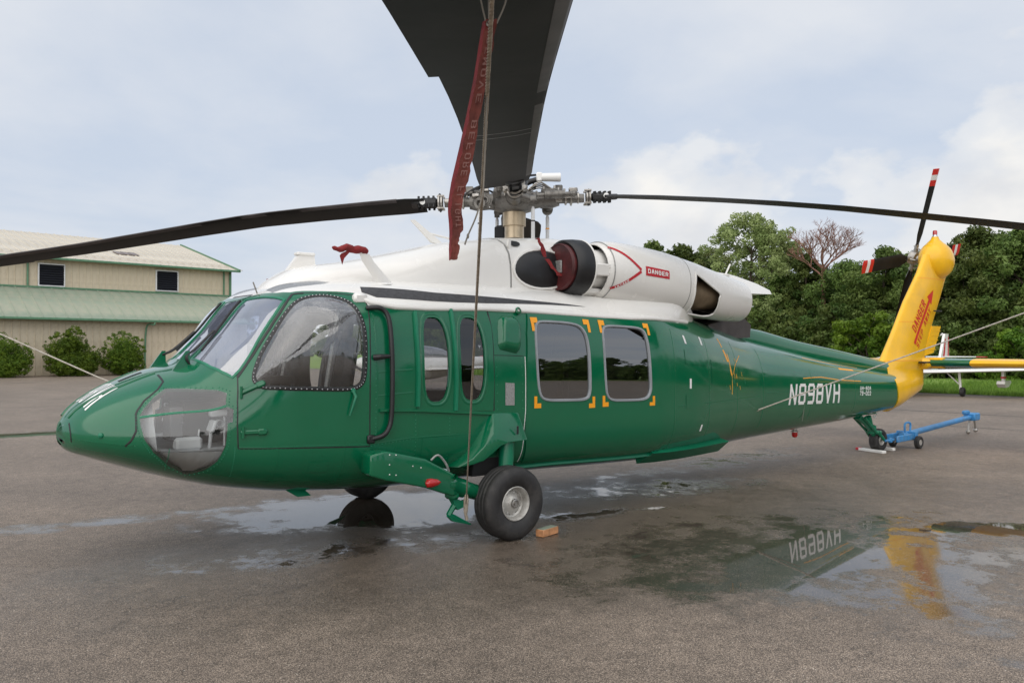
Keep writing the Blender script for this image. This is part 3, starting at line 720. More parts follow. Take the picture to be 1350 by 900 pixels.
    sc=FT['scoop']; scp=[(sc[0][0]-.02,sc[0][1]-.06),(sc[0][0],sc[0][1]-.01),(sc[0][0]+.05,sc[0][1]+.02),(sc[1][0]-.05,sc[1][1]+.02),(sc[1][0],sc[1][1]-.02),(sc[1][0],sc[1][1]-.07),(sc[2][0]+.015,sc[2][1]+.03),(sc[2][0]-.03,sc[2][1]),(sc[3][0]+.02,sc[3][1]),(sc[3][0],sc[3][1]+.03)]
    gr=[(a,b) for a in np.arange(3.42,3.76,.022) for b in np.arange(1.95,2.25,.022)]
    UU,TT=cdt(gr,[scp],gap=.008,step=.03); TT=TT[inpoly(UU[TT].mean(1),scp)]
    sg=[(*scp[i],*scp[(i+1)%len(scp)]) for i in range(len(scp))]; dd=seg_dist(UU,sg)
    bl=.055*(1-(1-np.clip(dd/.05,0,1))**2)
    adopt(skin('air_scoop',UU,TT,P_,N_,'green',None,bulge=bl))
    ey=MB(); c=Vector(P_(3.74,2.265)); ey.lathe([(0,.035),(.03,.035),(.04,.02),(.02,.018)],c,N_(3.74,2.2),14); adopt(ey.build('lifting_eye','green'))
    # panel rivet lines
    rv=MB()
    def rline(pts,st=.05,r=.0055):
        for u,v in dens(pts,st,False):
            n=Vector(N_(u,v)); q=Vector(P_(u,v)); rv.lathe([(0,r),(.0016,r*.6),(.002,0)],q,n,5)
    rline([(.10,1.39),(.3,1.40),(.41,1.405)],.035); rline([(1.08,1.39),(2.1,1.28),(2.5,1.32)],.035); rline([(1.05,1.42),(1.05,1.1),(1.06,.9)],.035); rline([(2.18,2.25),(2.17,1.3)],.045); rline([(2.55,1.6),(2.56,.95)]); rline([(2.9,1.55),(2.9,.95)])
    rline([(5.95,2.2),(5.93,1.7),(5.95,.9)],.045); rline([(3.42,1.96),(3.43,1.6)],.07,.005); rline([(3.72,1.96),(3.73,1.6)],.07,.005); rline([(6.7,2.2),(6.7,1.0)],.05);rline([(6.1,1.5),(8.1,1.5)],.05);rline([(8.3,1.55),(12.3,1.55)],.06);rline([(9.6,2.0),(9.6,.9)],.05);rline([(11.0,2.0),(11.0,.9)],.05);rline([(8.22,2.3),(8.22,.9)],.045);rline([(.62,1.38),(.62,1.0),(.64,.8)],.035)
    tag(adopt(rv.build('rivet','green_trim')),kind='stuff')
    for pts in ([(.10,1.405),(.3,1.415),(.40,1.42)],[(1.08,1.41),(2.1,1.30),(2.5,1.335),(3.0,1.33)],[(2.19,2.25),(2.18,1.3)],[(2.36,1.28),(2.36,.85)],[(2.56,1.6),(2.57,.90)],[(5.94,2.22),(5.92,1.7),(5.94,.9)],[(6.69,2.2),(6.69,1.0)],[(6.0,1.515),(8.1,1.515)],[(8.21,2.35),(8.21,.9)],[(8.3,1.56),(12.3,1.56)],[(9.59,2.1),(9.59,.9)],[(10.99,2.1),(10.99,.9)],[(1.36,1.42),(1.36,.9)],[(1.9,1.35),(1.9,.85)],[(2.19,1.9),(2.52,1.9)],[(2.19,1.75),(2.52,1.75)],[(7.45,2.3),(7.45,.9)]):
        adopt(ribbon('lap_joint',pts,P_,N_,.016,.0018,'green',None))
    # access panels on the rear fuselage
    for poly in ([(6.15,2.06),(6.62,2.06),(6.62,1.93),(6.15,1.93)],[(6.15,1.64),(6.55,1.64),(6.55,1.47),(6.15,1.47)],[(6.75,2.0),(7.25,2.0),(7.25,1.72),(6.75,1.72)],[(1.62,1.14),(1.78,1.14),(1.78,1.0),(1.62,1.0)],[(2.62,1.32),(3.1,1.32),(3.1,1.1),(2.62,1.1)]):
        adopt(decal('access_panel',poly,'green',None,off=.004))
    # lower strake behind the cabin door
    mb=MB(); st=FT['strake']; V=[];xs_=[5.70,5.95,6.4,6.85,7.22]
    sp_=-1 if port else 1
    for i,xx in enumerate(xs_):
        w=.012+.12*max(0,(i-0)/4)**.7; yb=hp(xx,.62,sp_); y1=hp(xx,.86,sp_)
        V+=[Vector(y1),Vector(y1)+Vector((0,sp_*w,-.03)),Vector(yb)+Vector((0,sp_*w*1.1,-.045)),Vector(yb)]
    F=[(i*4+k,i*4+k+1,i*4+4+k+1,i*4+4+k) for i in range(4) for k in range(3)]+[(16,17,18,19),(0,3,2,1)]
    mb.add(V,F); o=mb.build('strake','green_trim',angle=30); adopt(o)
# nose details
ridge=MB()
for side in (0,1):
    q=[(.06,2.60),(.101,2.72),(.167,2.76),(.264,2.77),(.369,2.775),(.516,2.785),(.654,2.80)]
    q=[(u,(v if side==0 else 2*PI-v)) for u,v in q]; ribbon('',q,hp2,hn2,.03,.010,'green',None,mb=ridge)
adopt(ridge.build('hood_ridge','green',angle=60))
adopt(ribbon('intake_slit',[(.055,2.25),(.055,1.9),(.058,1.5),(.062,1.2)],hp2,hn2,.016,.002,'black',None))
b=MB(); q=hp(.215,1.652); b.lathe([(0,.02),(.008,.02),(.016,.012),(.018,0)],q,hn(.215,1.652),12); adopt(b.build('nose_sensor','green_trim'))
adopt(ribbon('hood_vent',[(.43,3.03),(.60,3.03)],hp2,hn2,.06,.003,'dark',None))
def yth(x,y):
    lo,hi=PI/2,PI
    for _ in range(30):
        m=(lo+hi)/2
        if abs(hp(x,m)[1])>abs(y): lo=m
        else: hi=m
    v=(lo+hi)/2; return v if y<0 else 2*PI-v
def nose_fn(s,h):
    x_=.150+.235*h; y_=.272-.544*s; v=yth(x_,y_); return Vector(hp2(x_,v))+Vector(hn2(x_,v))*.0025
L_=lettering('registration','N898VH',nose_fn,'letter',hoodo,t=.10,wfac=.30,gap=.09)
tx=FT['text']
def quadmap(q,off=.003):
    bl,br,tl,tr=q
    def fn(s,h):
        u=(bl[0]*(1-s)+br[0]*s)*(1-h)+(tl[0]*(1-s)+tr[0]*s)*h; v=(bl[1]*(1-s)+br[1]*s)*(1-h)+(tl[1]*(1-s)+tr[1]*s)*h
        return Vector(hp(u,v))+Vector(hn(u,v))*off
    return fn
def quadmap_s(q,off=.003):
    bl,br,tl,tr=q
    def fn(s,h):
        s=1-s
        u=(bl[0]*(1-s)+br[0]*s)*(1-h)+(tl[0]*(1-s)+tr[0]*s)*h; v=(bl[1]*(1-s)+br[1]*s)*(1-h)+(tl[1]*(1-s)+tr[1]*s)*h
        return Vector(hps(u,v))+Vector(hns(u,v))*off
    return fn
lettering('registration','N898VH',quadmap((tx[0],tx[1],tx[2],tx[3])),'letter',tailc,t=.15,wfac=.62,gap=.17)
lettering('registration','N898VH',quadmap_s((tx[0],tx[1],tx[2],tx[3])),'letter',tailc,t=.15,wfac=.62,gap=.17)
def lerp2(a,b,t): return (a[0]+(b[0]-a[0])*t,a[1]+(b[1]-a[1])*t)
m0,m1=lerp2(tx[4],tx[6],.56),lerp2(tx[5],tx[7],.56); n0,n1=lerp2(tx[4],tx[6],.44),lerp2(tx[5],tx[7],.44)
lettering('small_registration','UH-60A',quadmap((m0,m1,tx[6],tx[7])),'letter',tailc,t=.2,wfac=.75,gap=.2)
lettering('small_registration','79-002',quadmap((tx[4],tx[5],n0,n1)),'letter',tailc,t=.2,wfac=.75,gap=.2)
# wires and lamps below the tail cone
b=MB(); c=Vector((9.93,-.02,.50)); b.lathe([(.06,.03),(.0,.03),(-.01,.05),(-.03,.05)],c,(0,0,1),16); o=b.build('beacon_base','metal'); adopt(o)
b=MB(); b.lathe([(0,.045),(-.05,.045),(-.075,.03),(-.085,0)],(9.93,-.02,.47),(0,0,1),16); b.build('beacon_lens','redlens',o)
adopt(tubeobj('whip_antenna',[Vector(hp(9.4,1.5))+Vector((0,-.01,0)),Vector(hp(9.4,.9))+Vector((0,-.03,-.02))],.005,'cord'))
# blade antenna under the cockpit
b=MB(); b.add([(1.50,-.62,.60),(1.72,-.62,.58),(1.82,-.68,.47),(1.70,-.68,.47),(1.50,-.60,.60),(1.72,-.60,.58),(1.82,-.665,.47),(1.70,-.665,.47)],[(0,1,2,3),(7,6,5,4),(0,4,5,1),(1,5,6,2),(2,6,7,3),(3,7,4,0)]); adopt(b.build('blade_antenna','green_trim',smooth=False))
# wipers
for s in (-1,1):
    b=MB(); v0=2.78 if s<0 else 2*PI-2.78
    a=Vector(hp2(.90,v0))+Vector(hn2(.90,v0))*.0; 
    pts=[a+Vector((0,0,.0)),a+Vector((-.02,0,.07)),Vector(hp2(1.0,2.86 if s<0 else 2*PI-2.86))+Vector(hn2(1.0,2.86))*.05,Vector(hp2(1.16,2.90 if s<0 else 2*PI-2.90))+Vector(hn2(1.16,2.9))*.035]
    b.tube(smooth_path(pts,4),.010,8); b.tube([p+Vector((.0,s*.03,.004)) for p in smooth_path(pts,4)],.006,6)
    e=[Vector(hp2(u,(v if s<0 else 2*PI-v)))+Vector(hn2(u,(v if s<0 else 2*PI-v)))*.022 for u,v in ((1.02,2.80),(1.16,2.88),(1.30,2.91),(1.38,2.92))]
    b.tube(smooth_path(e,4),.011,6); w_=b.build('wiper','black'); adopt(w_)
    b=MB(); q=Vector(hp2(.86,v0)); b.add([q+Vector((-.09,-.02,-.03)),q+Vector((.05,-.02,-.02)),q+Vector((.05,-.005,.13)),q+Vector((.02,-.005,.13)),q+Vector((-.09,.02,-.03)),q+Vector((.05,.02,-.02)),q+Vector((.05,.005,.13)),q+Vector((.02,.005,.13))],[(0,1,2,3),(7,6,5,4),(0,4,5,1),(1,5,6,2),(2,6,7,3),(3,7,4,0)])
    b.build('wiper_bracket','green',w_,smooth=False).location=(0,0,0)
# ---------------------------------------------------------------- cockpit and cabin interior
def inner_y(x,z,g=.05):
    w,zb,zm,zt,nl,nu=sec(x); n=nl if z<zm else nu; h=(zm-zb) if z<zm else (zt-zm); q=1-(abs(z-zm)/h)**n
    return w*max(q,0.02)**(1/n)-g
def inner_block(name,x0,x1,z0,z1,m,g=.06,n=8,ymin=None,parent=None):
    """solid that fills the cabin between the side skins"""
    V=[];F=[]
    for i in range(n+1):
        x=x0+(x1-x0)*i/n
        for z in (z0,z1):
            y=max(inner_y(x,z,g),.05); V+=[(x,-y,z),(x,y if ymin is None else ymin,z)]
    for i in range(n):
        a=i*4; F+=[(a,a+4,a+6,a+2),(a+1,a+3,a+7,a+5),(a,a+1,a+5,a+4),(a+2,a+6,a+7,a+3)]
    F+=[(0,2,3,1),(n*4,n*4+1,n*4+3,n*4+2)]
    o=mk(name,V,F,m,None,smooth=False); return adopt(o) if parent is None else adopt(o,parent)
inner_block('cabin_floor',1.35,6.0,.60,.66,'dark',g=.04,n=20)
inner_block('cabin_bulkhead',5.95,6.0,.66,2.1,'mgrey',n=1)
inner_block('glare_shield',1.0,1.52,1.44,1.50,'dark',g=.09)
inner_block('instrument_panel',1.42,1.50,1.02,1.44,'dark',g=.12,n=2)
inner_block('chin_shelf',.60,1.25,.775,.93,'lgrey',g=.05)
inner_block('nose_bulkhead',.44,.56,.93,1.40,'lgrey',g=.04,n=2)
inner_block('chin_back_panel',1.30,1.34,.66,1.44,'mgrey',g=.10,n=1)
inner_block('chin_top_panel',.56,1.02,1.40,1.43,'lgrey',g=.07)
o=boxobj('centre_console',(1.35,0,.98),(.9,.45,.6),'dark',bev=.02); adopt(o)
adopt(boxobj('overhead_panel',(1.72,0,2.12),(.55,.5,.14),'mgrey',bev=.03))
for s in (-1,1):
    o=boxobj('shelf_box',(.80,s*.66,.98),(.20,.12,.10),'lgrey',bev=.02); adopt(o)
    b=MB(); b.lathe([(0,.035),(.004,.035),(.004,0)],(1.02,s*.93*inner_y(1.02,.9,.0),.86),(0,s,0),16); adopt(b.build('shelf_hole','dark'))
    # rudder pedals and linkage
    b=MB(); c=Vector((1.0,s*.62,1.10)); b.box(c,(.03,.13,.10),Matrix.Rotation(.35,3,'Y'),bev=.01); b.tube([c,c+Vector((-.02,0,-.17))],.014,8); b.box(c+Vector((.05,0,.10)),(.14,.06,.05),bev=.01); b.tube([c+Vector((.10,0,.08)),c+Vector((.10,0,-.16))],.009,6); b.tube([c+Vector((-.10,0,-.02)),c+Vector((-.11,0,-.17))],.007,6); b.lathe([(-.04,.03),(.04,.03)],c+Vector((.06,0,.02)),(0,1,0),12); adopt(b.build('rudder_pedal','lgrey'))
    b=MB(); b.box((.72,s*.55,1.13),(.10,.20,.26),bev=.01); b.sphere((.76,s*.67,1.2),.012); b.sphere((.76,s*.67,1.14),.012); adopt(b.build('chin_instrument','mgrey'))
    # crew seat
    st=MB(); c=Vector((1.98,s*.56,0)); st.box(c+Vector((-.12,0,1.02)),(.50,.48,.12),bev=.04); st.box(c+Vector((.14,0,1.42)),(.12,.48,.80),Matrix.Rotation(.16,3,'Y'),bev=.05); st.box(c+Vector((.20,0,1.90)),(.10,.26,.20),Matrix.Rotation(.16,3,'Y'),bev=.04)
    st.box(c+Vector((-.05,-.25,1.20)),(.35,.04,.10),bev=.015); st.box(c+Vector((-.05,.25,1.20)),(.35,.04,.10),bev=.015)
    st.box(c+Vector((-.10,0,.80)),(.40,.36,.30),bev=.02)
    so=st.build('crew_seat','dark'); adopt(so)
    hb=MB(); 
    for dy in (-.09,.09): hb.tube(smooth_path([c+Vector((.12,dy,1.86)),c+Vector((.05,dy*1.1,1.6)),c+Vector((-.02,dy*.8,1.2)),c+Vector((-.1,0,1.09))],4),.018,6)
    hb.build('harness','mgrey',so)
    b=MB(); b.tube([(1.72,s*.85,.9),(1.86,s*.86,1.35),(1.98,s*.86,2.05)],.018,8); b.tube([(1.40,s*.80,.95),(1.52,s*.82,1.62)],.011,8); adopt(b.build('door_post','plate'))
    b=MB(); b.tube(smooth_path([(1.50,s*.5,.75),(1.55,s*.5,1.1),(1.50,s*.5,1.28)],4),.014,8); b.box((1.50,s*.5,1.33),(.05,.05,.12),bev=.015); adopt(b.build('cyclic_stick','dark'))
    b=MB(); b.box((2.02,s*.82,1.95),(.05,.04,.12),Matrix.Rotation(.5,3,'Y'),bev=.01); b.tube([(2.02,s*.86,1.98),(1.86,s*.98,1.78),(1.72,s*1.02,1.66)],[.022,.02,.006],8); adopt(b.build('map_light','black'))
b=MB(); b.box((2.72,-.45,1.15),(.10,.5,.75),Matrix.Rotation(-.12,3,'Y'),bev=.05); b.box((2.92,-.45,.92),(.42,.5,.10),bev=.03); adopt(b.build('cabin_seat','wood'))
adopt(boxobj('equipment_box',(3.08,-.2,1.22),(.30,.2,.09),'red',bev=.01))
for yy in (-.3,.35):
    b=MB(); b.box((4.5,yy,1.0),(1.6,.5,.1),bev=.03); b.box((5.35,yy,1.3),(.1,.5,.7),bev=.03); adopt(b.build('cabin_seat','dark'))
# ---------------------------------------------------------------- cowling, engines, exhaust
# keys: x, cy, half width, zc, up, down, roundness
cow=Loft([(1.60,0,.10,2.18,.04,.1,2.2),(1.70,0,.26,2.23,.10,.12,2.3),(1.9,0,.40,2.25,.20,.12,2.6),(2.4,0,.58,2.25,.30,.12,3.0),(2.9,0,.68,2.25,.42,.12,3.4),(3.4,0,.715,2.25,.54,.12,3.8),(3.93,0,.735,2.25,.62,.12,4.2)])
o=cow.build('sliding_fairing','white',None,caps=(True,True)); adopt(o)
gb=Loft([(3.945,0,.735,2.25,.63,.12,4.3),(4.3,0,.735,2.25,.655,.12,4.5),(4.75,0,.70,2.25,.69,.12,4.5),(5.05,0,.60,2.25,.70,.12,4.0),(5.2,0,.50,2.25,.68,.12,3.5)])
g_=gb.build('gearbox_fairing','white',None); adopt(g_)
aft=Loft([(5.0,0,.42,2.25,.66,.12,3.5),(5.8,0,.50,2.25,.62,.12,3.5),(6.8,0,.52,2.22,.56,.12,3.2),(7.5,0,.50,2.20,.50,.10,3.0),(8.0,0,.40,2.28,.34,.06,3.0),(8.45,0,.26,2.36,.18,.02,2.5)])
o=aft.build('aft_fairing','white',None); adopt(o)
def surf_decal(name,L,poly,m,parent,off=.003,g=.04,bulge=None):
    us=[q[0] for q in poly];vs=[q[1] for q in poly]
    gr=[(a,b) for a in np.arange(min(us),max(us),g) for b in np.arange(min(vs),max(vs),g*1.5)]
    UU,TT=cdt(gr,[poly],gap=.01,step=g); TT=TT[inpoly(UU[TT].mean(1),poly)]
    bl=None
    if bulge:
        sg=[(*poly[i],*poly[(i+1)%len(poly)]) for i in range(len(poly))]; bl=bulge[0]*(1-(1-np.clip(seg_dist(UU,sg)/bulge[1],0,1))**2)
    return skin(name,UU,TT,L.p,L.n,m,parent,off=off,bulge=bl)
ov=[(4.33+.36*math.cos(t)*(1.0 if math.cos(t)<0 else 1.2),1.975+.27*math.sin(t)) for t in [2*PI*i/28 for i in range(28)]]
o=surf_decal('scoop_liner',gb,ov,'black',None,off=.004,bulge=(.03,.18)); adopt(o)
o=ribbon('scoop_rim',ov,gb.p,gb.n,.025,.018,'white',None,closed=True); adopt(o)
o=surf_decal('vent_hole',gb,[(4.06+.07*math.cos(t),2.36+.06*math.sin(t)) for t in [2*PI*i/14 for i in range(14)]],'dark',None,off=.004); adopt(o)
adopt(ribbon('seam_strip',[(2.60,.98),(3.0,1.02),(3.4,1.06),(3.92,1.10)],cow.p,cow.n,.014,.004,'black',None))
adopt(ribbon('seam_strip',[(3.93,1.1),(3.93,1.5),(3.93,1.9),(3.93,2.4),(3.93,PI)],cow.p,cow.n,.010,.003,'plate',None))
b=MB()
for a in (1.12,2.33): b.box(Vector(gb.p(3.97,a))+Vector((0,-.012,0)),(.05,.03,.10),bev=.01)
adopt(b.build('latch','white'))
# small items on the roof
def pylon_probe(x,y,z0,s):
    b=MB(); P=[(x+.16,y,z0),(x-.01,y,z0+.19),(x-.05,y,z0+.26)]
    V=[];
    for (px_,py_,pz_),w,c in zip(P,(.022,.016,.014),(.085,.06,.05)):
        V+=[(px_-c,py_,pz_),(px_,py_-w,pz_),(px_+c,py_,pz_),(px_,py_+w,pz_)]
    F=[(i*4+k,i*4+(k+1)%4,i*4+4+(k+1)%4,i*4+4+k) for i in range(2) for k in range(4)]+[(8,9,10,11)]
    b.add(V,F); b.lathe([(0,.10),(.012,.09),(.02,.05)],(x+.14,y,z0-.01),(0,0,1),20); b.tube([(x-.03,y,z0+.27),(x-.26,y,z0+.29)],.012,8)
    return adopt(b.build('pitot_probe','white',angle=60))
for s in (-1,1):
    dxp,dzp=(0,0) if s<0 else (-.03,-.19)
    pylon_probe(2.36+dxp,s*.70,2.30+dzp,s)
    c=empty('probe_cover',(2.2,s*.70,2.58),'red cloth cover tied over the '+('near' if s<0 else 'far')+' roof probe','probe cover','red probe covers on the roof')
    b=MB(); p0=Vector((2.34,s*.70,2.575)); c.location+=Vector((dxp,0,dzp)); p0+=Vector((dxp,0,dzp)); pts=[p0,p0+Vector((-.06,0,.02)),p0+Vector((-.14,0,.012)),p0+Vector((-.20,0,.03)),p0+Vector((-.27,0,.005)),p0+Vector((-.34,0,.02))]
    b.tube(smooth_path([p-c.location for p in pts],3),[.02,.028,.034,.03,.038,.036,.03,.036,.032,.034,.028,.03,.026,.018,.02,.008],9); b.build('cloth','redcloth',c)
    b=MB(); q=p0+Vector((-.2,-.01,.0))-c.location; b.add([q,q+Vector((.03,0,-.005)),q+Vector((-.03,0,-.07)),q+Vector((-.05,.0,-.13)),q+Vector((-.075,0,-.05)),q+Vector((-.06,0,-.03))],[(0,1,2,3,4,5)]); b.build('ribbon_tail','redcloth',c,smooth=False)
b=MB(); b.prism([(1.86,2.42),(1.98,2.58),(2.14,2.62),(2.16,2.46)],-.03,.03); b.box((2.06,0,2.60),(.18,.09,.03),bev=.008); adopt(b.build('cable_cutter','white',smooth=False))
b=MB(); b.tube([(1.50,-.30,2.17),(1.45,-.31,2.29)],.006,6); adopt(b.build('temperature_probe','metal'))
b=MB(); V=[(3.62,.02,2.80),(3.46,.02,2.82),(3.20,.0,3.03),(3.25,0,3.04),(3.62,-.02,2.80),(3.46,-.02,2.82),(3.20,-.01,3.03),(3.25,-.01,3.04)]; b.add(V,[(0,1,2,3),(7,6,5,4),(0,4,5,1),(1,5,6,2),(2,6,7,3),(3,7,4,0)]); b.tube([(3.38,0,2.92),(4.0,0,2.84)],.012,6); adopt(b.build('blade_antenna','white',smooth=False))
# engine nacelles
def np_keys(s): return [(5.00,s*.76,.285,2.565,.285,.285,2.0),(5.08,s*.76,.315,2.565,.315,.32,2.05),(5.3,s*.76,.33,2.56,.335,.345,2.15),(5.9,s*.76,.33,2.52,.335,.355,2.2),(6.5,s*.76,.31,2.45,.32,.335,2.2),(6.9,s*.75,.295,2.40,.295,.31,2.2),(7.3,s*.72,.285,2.36,.27,.29,2.15),(7.62,s*.675,.267,2.335,.252,.267,2.1)]
for s in (-1,1):
    E_=empty('engine_nacelle',(0,0,0)); E_.parent=H; E_.location=-HO
    L=Loft(np_keys(s)); port=s<0
    amap=(lambda a:a) if port else (lambda a:2*PI-a)
    pf=lambda x,a: L.p(x,amap(a)); nf=lambda x,a:L.n(x,amap(a))
    hole=[(6.39,1.98),(6.60,1.74),(6.82,1.52),(6.86,1.44),(6.84,1.30),(6.87,.62),(6.84,.45),(6.76,.34),(6.42,.36),(6.40,.60),(6.37,1.0),(6.36,1.5)]
    gx=np.arange(5.03,7.58,.07); ga=np.arange(0.08,2*PI,.13)
    UU,TT=cdt([(a,b) for a in gx for b in ga],[[(5.0,0),(7.62,0),(7.62,2*PI),(5.0,2*PI)],hole],[[(6.28,0),(6.28,2*PI)]],gap=.02,step=.05)
    CC=UU[TT].mean(1); keep=~inpoly(CC,hole)
    f1=skin('engine_cowl',UU,TT[keep&(CC[:,0]<6.28)],pf,nf,'white',E_,thick=.012,inner='cavity')
    f2=skin('exhaust_cowl',UU,TT[keep&(CC[:,0]>=6.28)],pf,nf,'white',E_,thick=.012,inner='cavity')
    ribbon('rim',hole,pf,nf,.022,.010,'white',f2,closed=True,step=.03)
    for xx in (5.07,6.28): ribbon('band',[(xx,.05),(xx,2*PI-.05)],pf,nf,.010,.003,'plate',f1,step=.08)
    b=MB(); b.lathe([(0,.17),(.5,.20),(.9,.16),(1.15,.19)],(6.2,s*.75,2.42),(1,-s*-.05,-.06),24); b.build('exhaust_duct','tan',E_)
    b=MB(); b.lathe([(0,.245),(.03,.25),(.05,.22),(-.2,.19),(-.3,.02)],(7.61,s*.675,2.332),(1,0,-.05),26); b.build('exhaust_lip','tan',E_)
    # inlet
    c=Vector((4.60,s*.76,2.575))
    b=MB(); b.lathe([(-.01,.245),(-.02,.268),(.0,.288),(.10,.300),(.20,.302),(.20,.25)],c,(1,0,0),40); b.build('inlet_lip','black',E_,angle=60)
    b=MB(); b.lathe([(.19,.290),(.20,.306),(.215,.308),(.22,.285),(.24,.215),(.45,.215),(.60,.25)],c,(1,0,0),40); b.build('inlet_barrel','white',E_)
    b=MB()
    for a in (-.1,1.9,3.6,5.0): 
        u=Vector((0,math.sin(a)*s,math.cos(a))) if False else Vector((0,math.cos(a)*s,math.sin(a)))
        rot=Matrix((Vector((1,0,0)),Vector((1,0,0)).cross(u),u)).transposed(); b.box(c+Vector((.32,0,0))+u*.262,(.26,.13,.055),rot,bev=.012)
        for k in (-.07,.07):
            for l in (-.03,.03): b.lathe([(0,.008),(.006,.008),(.006,0)],c+Vector((.32+k*1.3,0,0))+u*.290+Vector((1,0,0)).cross(u)*l,u,6)
    b.build('inlet_bracket','white',E_)
    # markings on the cowl
    if True:
        def dec(name,poly,m,off=.004,g=.05):
            gr=[(a,bb) for a in np.arange(min(q[0] for q in poly),max(q[0] for q in poly),g) for bb in np.arange(min(q[1] for q in poly),max(q[1] for q in poly),.08)]
            U3,T3=cdt(gr,[poly],gap=.008,step=.04); T3=T3[inpoly(U3[T3].mean(1),poly)]; return skin(name,U3,T3,pf,nf,m,E_,off=off)
        dec('warning_chevron',[(5.30,2.42),(5.345,2.36),(5.62,1.86),(5.60,1.80),(5.30,1.30),(5.26,1.22),(5.34,1.24),(5.70,1.83)],'mark_red') if False else None
        apex=(5.46,1.60); top=(5.06,2.42); bot=(5.06,.88)
        def bar(a,b2,w,u0,u1):
            dx,dy=b2[0]-a[0],(b2[1]-a[1]); L_=math.hypot(dx,dy*.33); nx,ny=-dy*.33/L_*w,dx/L_*w/.33
            p=lambda t,k:(a[0]+dx*t+nx*k,a[1]+dy*t+ny*k); return [p(u0,-1),p(u1,-1),p(u1,1),p(u0,1)]
        dec('warning_chevron',bar(top,apex,.015,0,.97),'mark_red'); dec('warning_chevron',bar(bot,apex,.015,.0,.97),'mark_red')
        def intake(sv,hv):
            t=(.10+.42*sv) if port else (.52-.42*sv); q=bar(bot,apex,.011,t,t+.001)
            lo,hi=(q[0],q[3]) if port else (q[3],q[0])
            lo,hi=(q[0],q[3])
            if not port: pass
            return Vector(pf(lo[0]+(hi[0]-lo[0])*hv,lo[1]+(hi[1]-lo[1])*hv))+Vector(nf(*lo))*.007
        lettering('intake_lettering','INTAKE',intake,'letter',E_,t=.18,wfac=.6,gap=.2)
        bx=[(5.52,1.78),(5.90,1.77),(5.90,1.50),(5.52,1.48)]; dec('danger_sign',bx,'mark_red')
        def dang(sv,hv):
            sv2=.07+.86*(sv if port else 1-sv); u=5.52+.38*sv2; lo=1.48+.02*sv2; hi=1.78-.01*sv2; v=lo+(hi-lo)*(.25+.5*hv)
            return Vector(pf(u,v))+Vector(nf(u,v))*.008
        lettering('danger_lettering','DANGER',dang,'letter',E_,t=.2,wfac=.75,gap=.18)
    # fillet below the nacelle
    b=MB(); V=[];n=14
    for i in range(n+1):
        x=4.6+2.25*i/n; e=math.sin(PI*min(1,i/6.0)/2)*math.sin(PI*min(1,(n-i)/5.0)/2)
        tb_=2.31 if x<6.2 else 2.31+.25*(x-6.2); q0=hp(x,tb_,s); q1=hp(x,2.52,s); q2=hp(x,2.75,s)
        V+=[(x,q0[1]*.998,q0[2]),(x,q1[1]*(1-e)+s*.99*e,q1[2]*(1-e)+2.235*e),(x,q2[1]*(1-e)+s*.80*e,q2[2]*(1-e)+2.30*e),(x,s*.3,2.2)]
    F=[(i*4+k,i*4+k+1,i*4+5+k,i*4+4+k) for i in range(n) for k in range(3)]+[(0,1,2,3),(n*4+3,n*4+2,n*4+1,n*4)]
    b.add(V,F); b.build('lower_apron','white',E_,angle=80)
    # the inlet cover and its ribbon lie in the inlet: a thing of their own
    cv=empty('inlet_cover',c+Vector((-.02,0,0)),('maroon' if port else 'maroon')+' padded cover plugged into the '+('near' if port else 'far')+' engine inlet','inlet cover','maroon engine inlet covers')
    b=MB(); b.lathe([(.06,.24),(-.02,.246),(-.035,.235),(-.04,.0)],(0,0,0),(1,0,0),36); b.lathe([(-.04,.242),(-.052,.236),(-.04,.228)],(0,0,0),(1,0,0),36); b.build('pad','maroon',cv)
    b=MB(); b.box((-.05,s*.02,.0),(.02,.10,.13),bev=.006); b.build('patch','plate',cv)
    b=MB(); pts=[Vector((-.06,s*.06,-.10)),Vector((-.12,s*.02,-.02)),Vector((-.20,s*-.02,.10)),Vector((-.25,-s*.02,.22)),Vector((-.30,-s*.03,.28))]
    sp2=smooth_path(pts,4); V=[]
    for i,p in enumerate(sp2): w=.028+.008*math.sin(i*2.1); V+=[p+Vector((0,0,0))-Vector((w,0,.01*math.sin(i*1.7))),p+Vector((w,0,.012*math.sin(i*1.3)))]
    b.add(V,[(2*i,2*i+1,2*i+3,2*i+2) for i in range(len(sp2)-1)]); b.build('warning_ribbon','redcloth',cv)
# heat shield under the exhausts
b=MB(); b.prism([(7.3,2.03),(7.75,2.10),(8.05,2.34),(8.12,2.20),(8.45,2.05),(8.42,1.88),(7.9,1.86),(7.4,1.93)],-.50,.50,fn=lambda x,y,z:(x,y*(1-.35*max(0,x-7.4)),z)); adopt(b.build('heat_shield','heat',smooth=False))
b=MB(); b.tube([(7.75,-.42,2.68),(7.86,-.42,2.84)],.012,6); b.box((7.75,-.42,2.69),(.14,.05,.02)); adopt(b.build('blade_antenna','white'))
b=MB(); V=[]
for x,w,z0,z1,q in ((6.7,.50,2.50,2.74,.60),(7.1,.56,2.50,2.765,.62),(7.85,.60,2.49,2.71,.68),(8.02,.58,2.455,2.69,.70),(8.42,.53,2.465,2.61,.82),(8.68,.49,2.475,2.53,.94)):
    V+=[(x,-w,z0),(x,w,z0),(x,w*q,z1),(x,-w*q,z1)]
b.add(V,[(i*4+k,i*4+(k+1)%4,i*4+4+(k+1)%4,i*4+4+k) for i in range(5) for k in range(4)]+[(0,3,2,1),(20,21,22,23)])
adopt(b.build('rear_deck_fairing','white',angle=20))
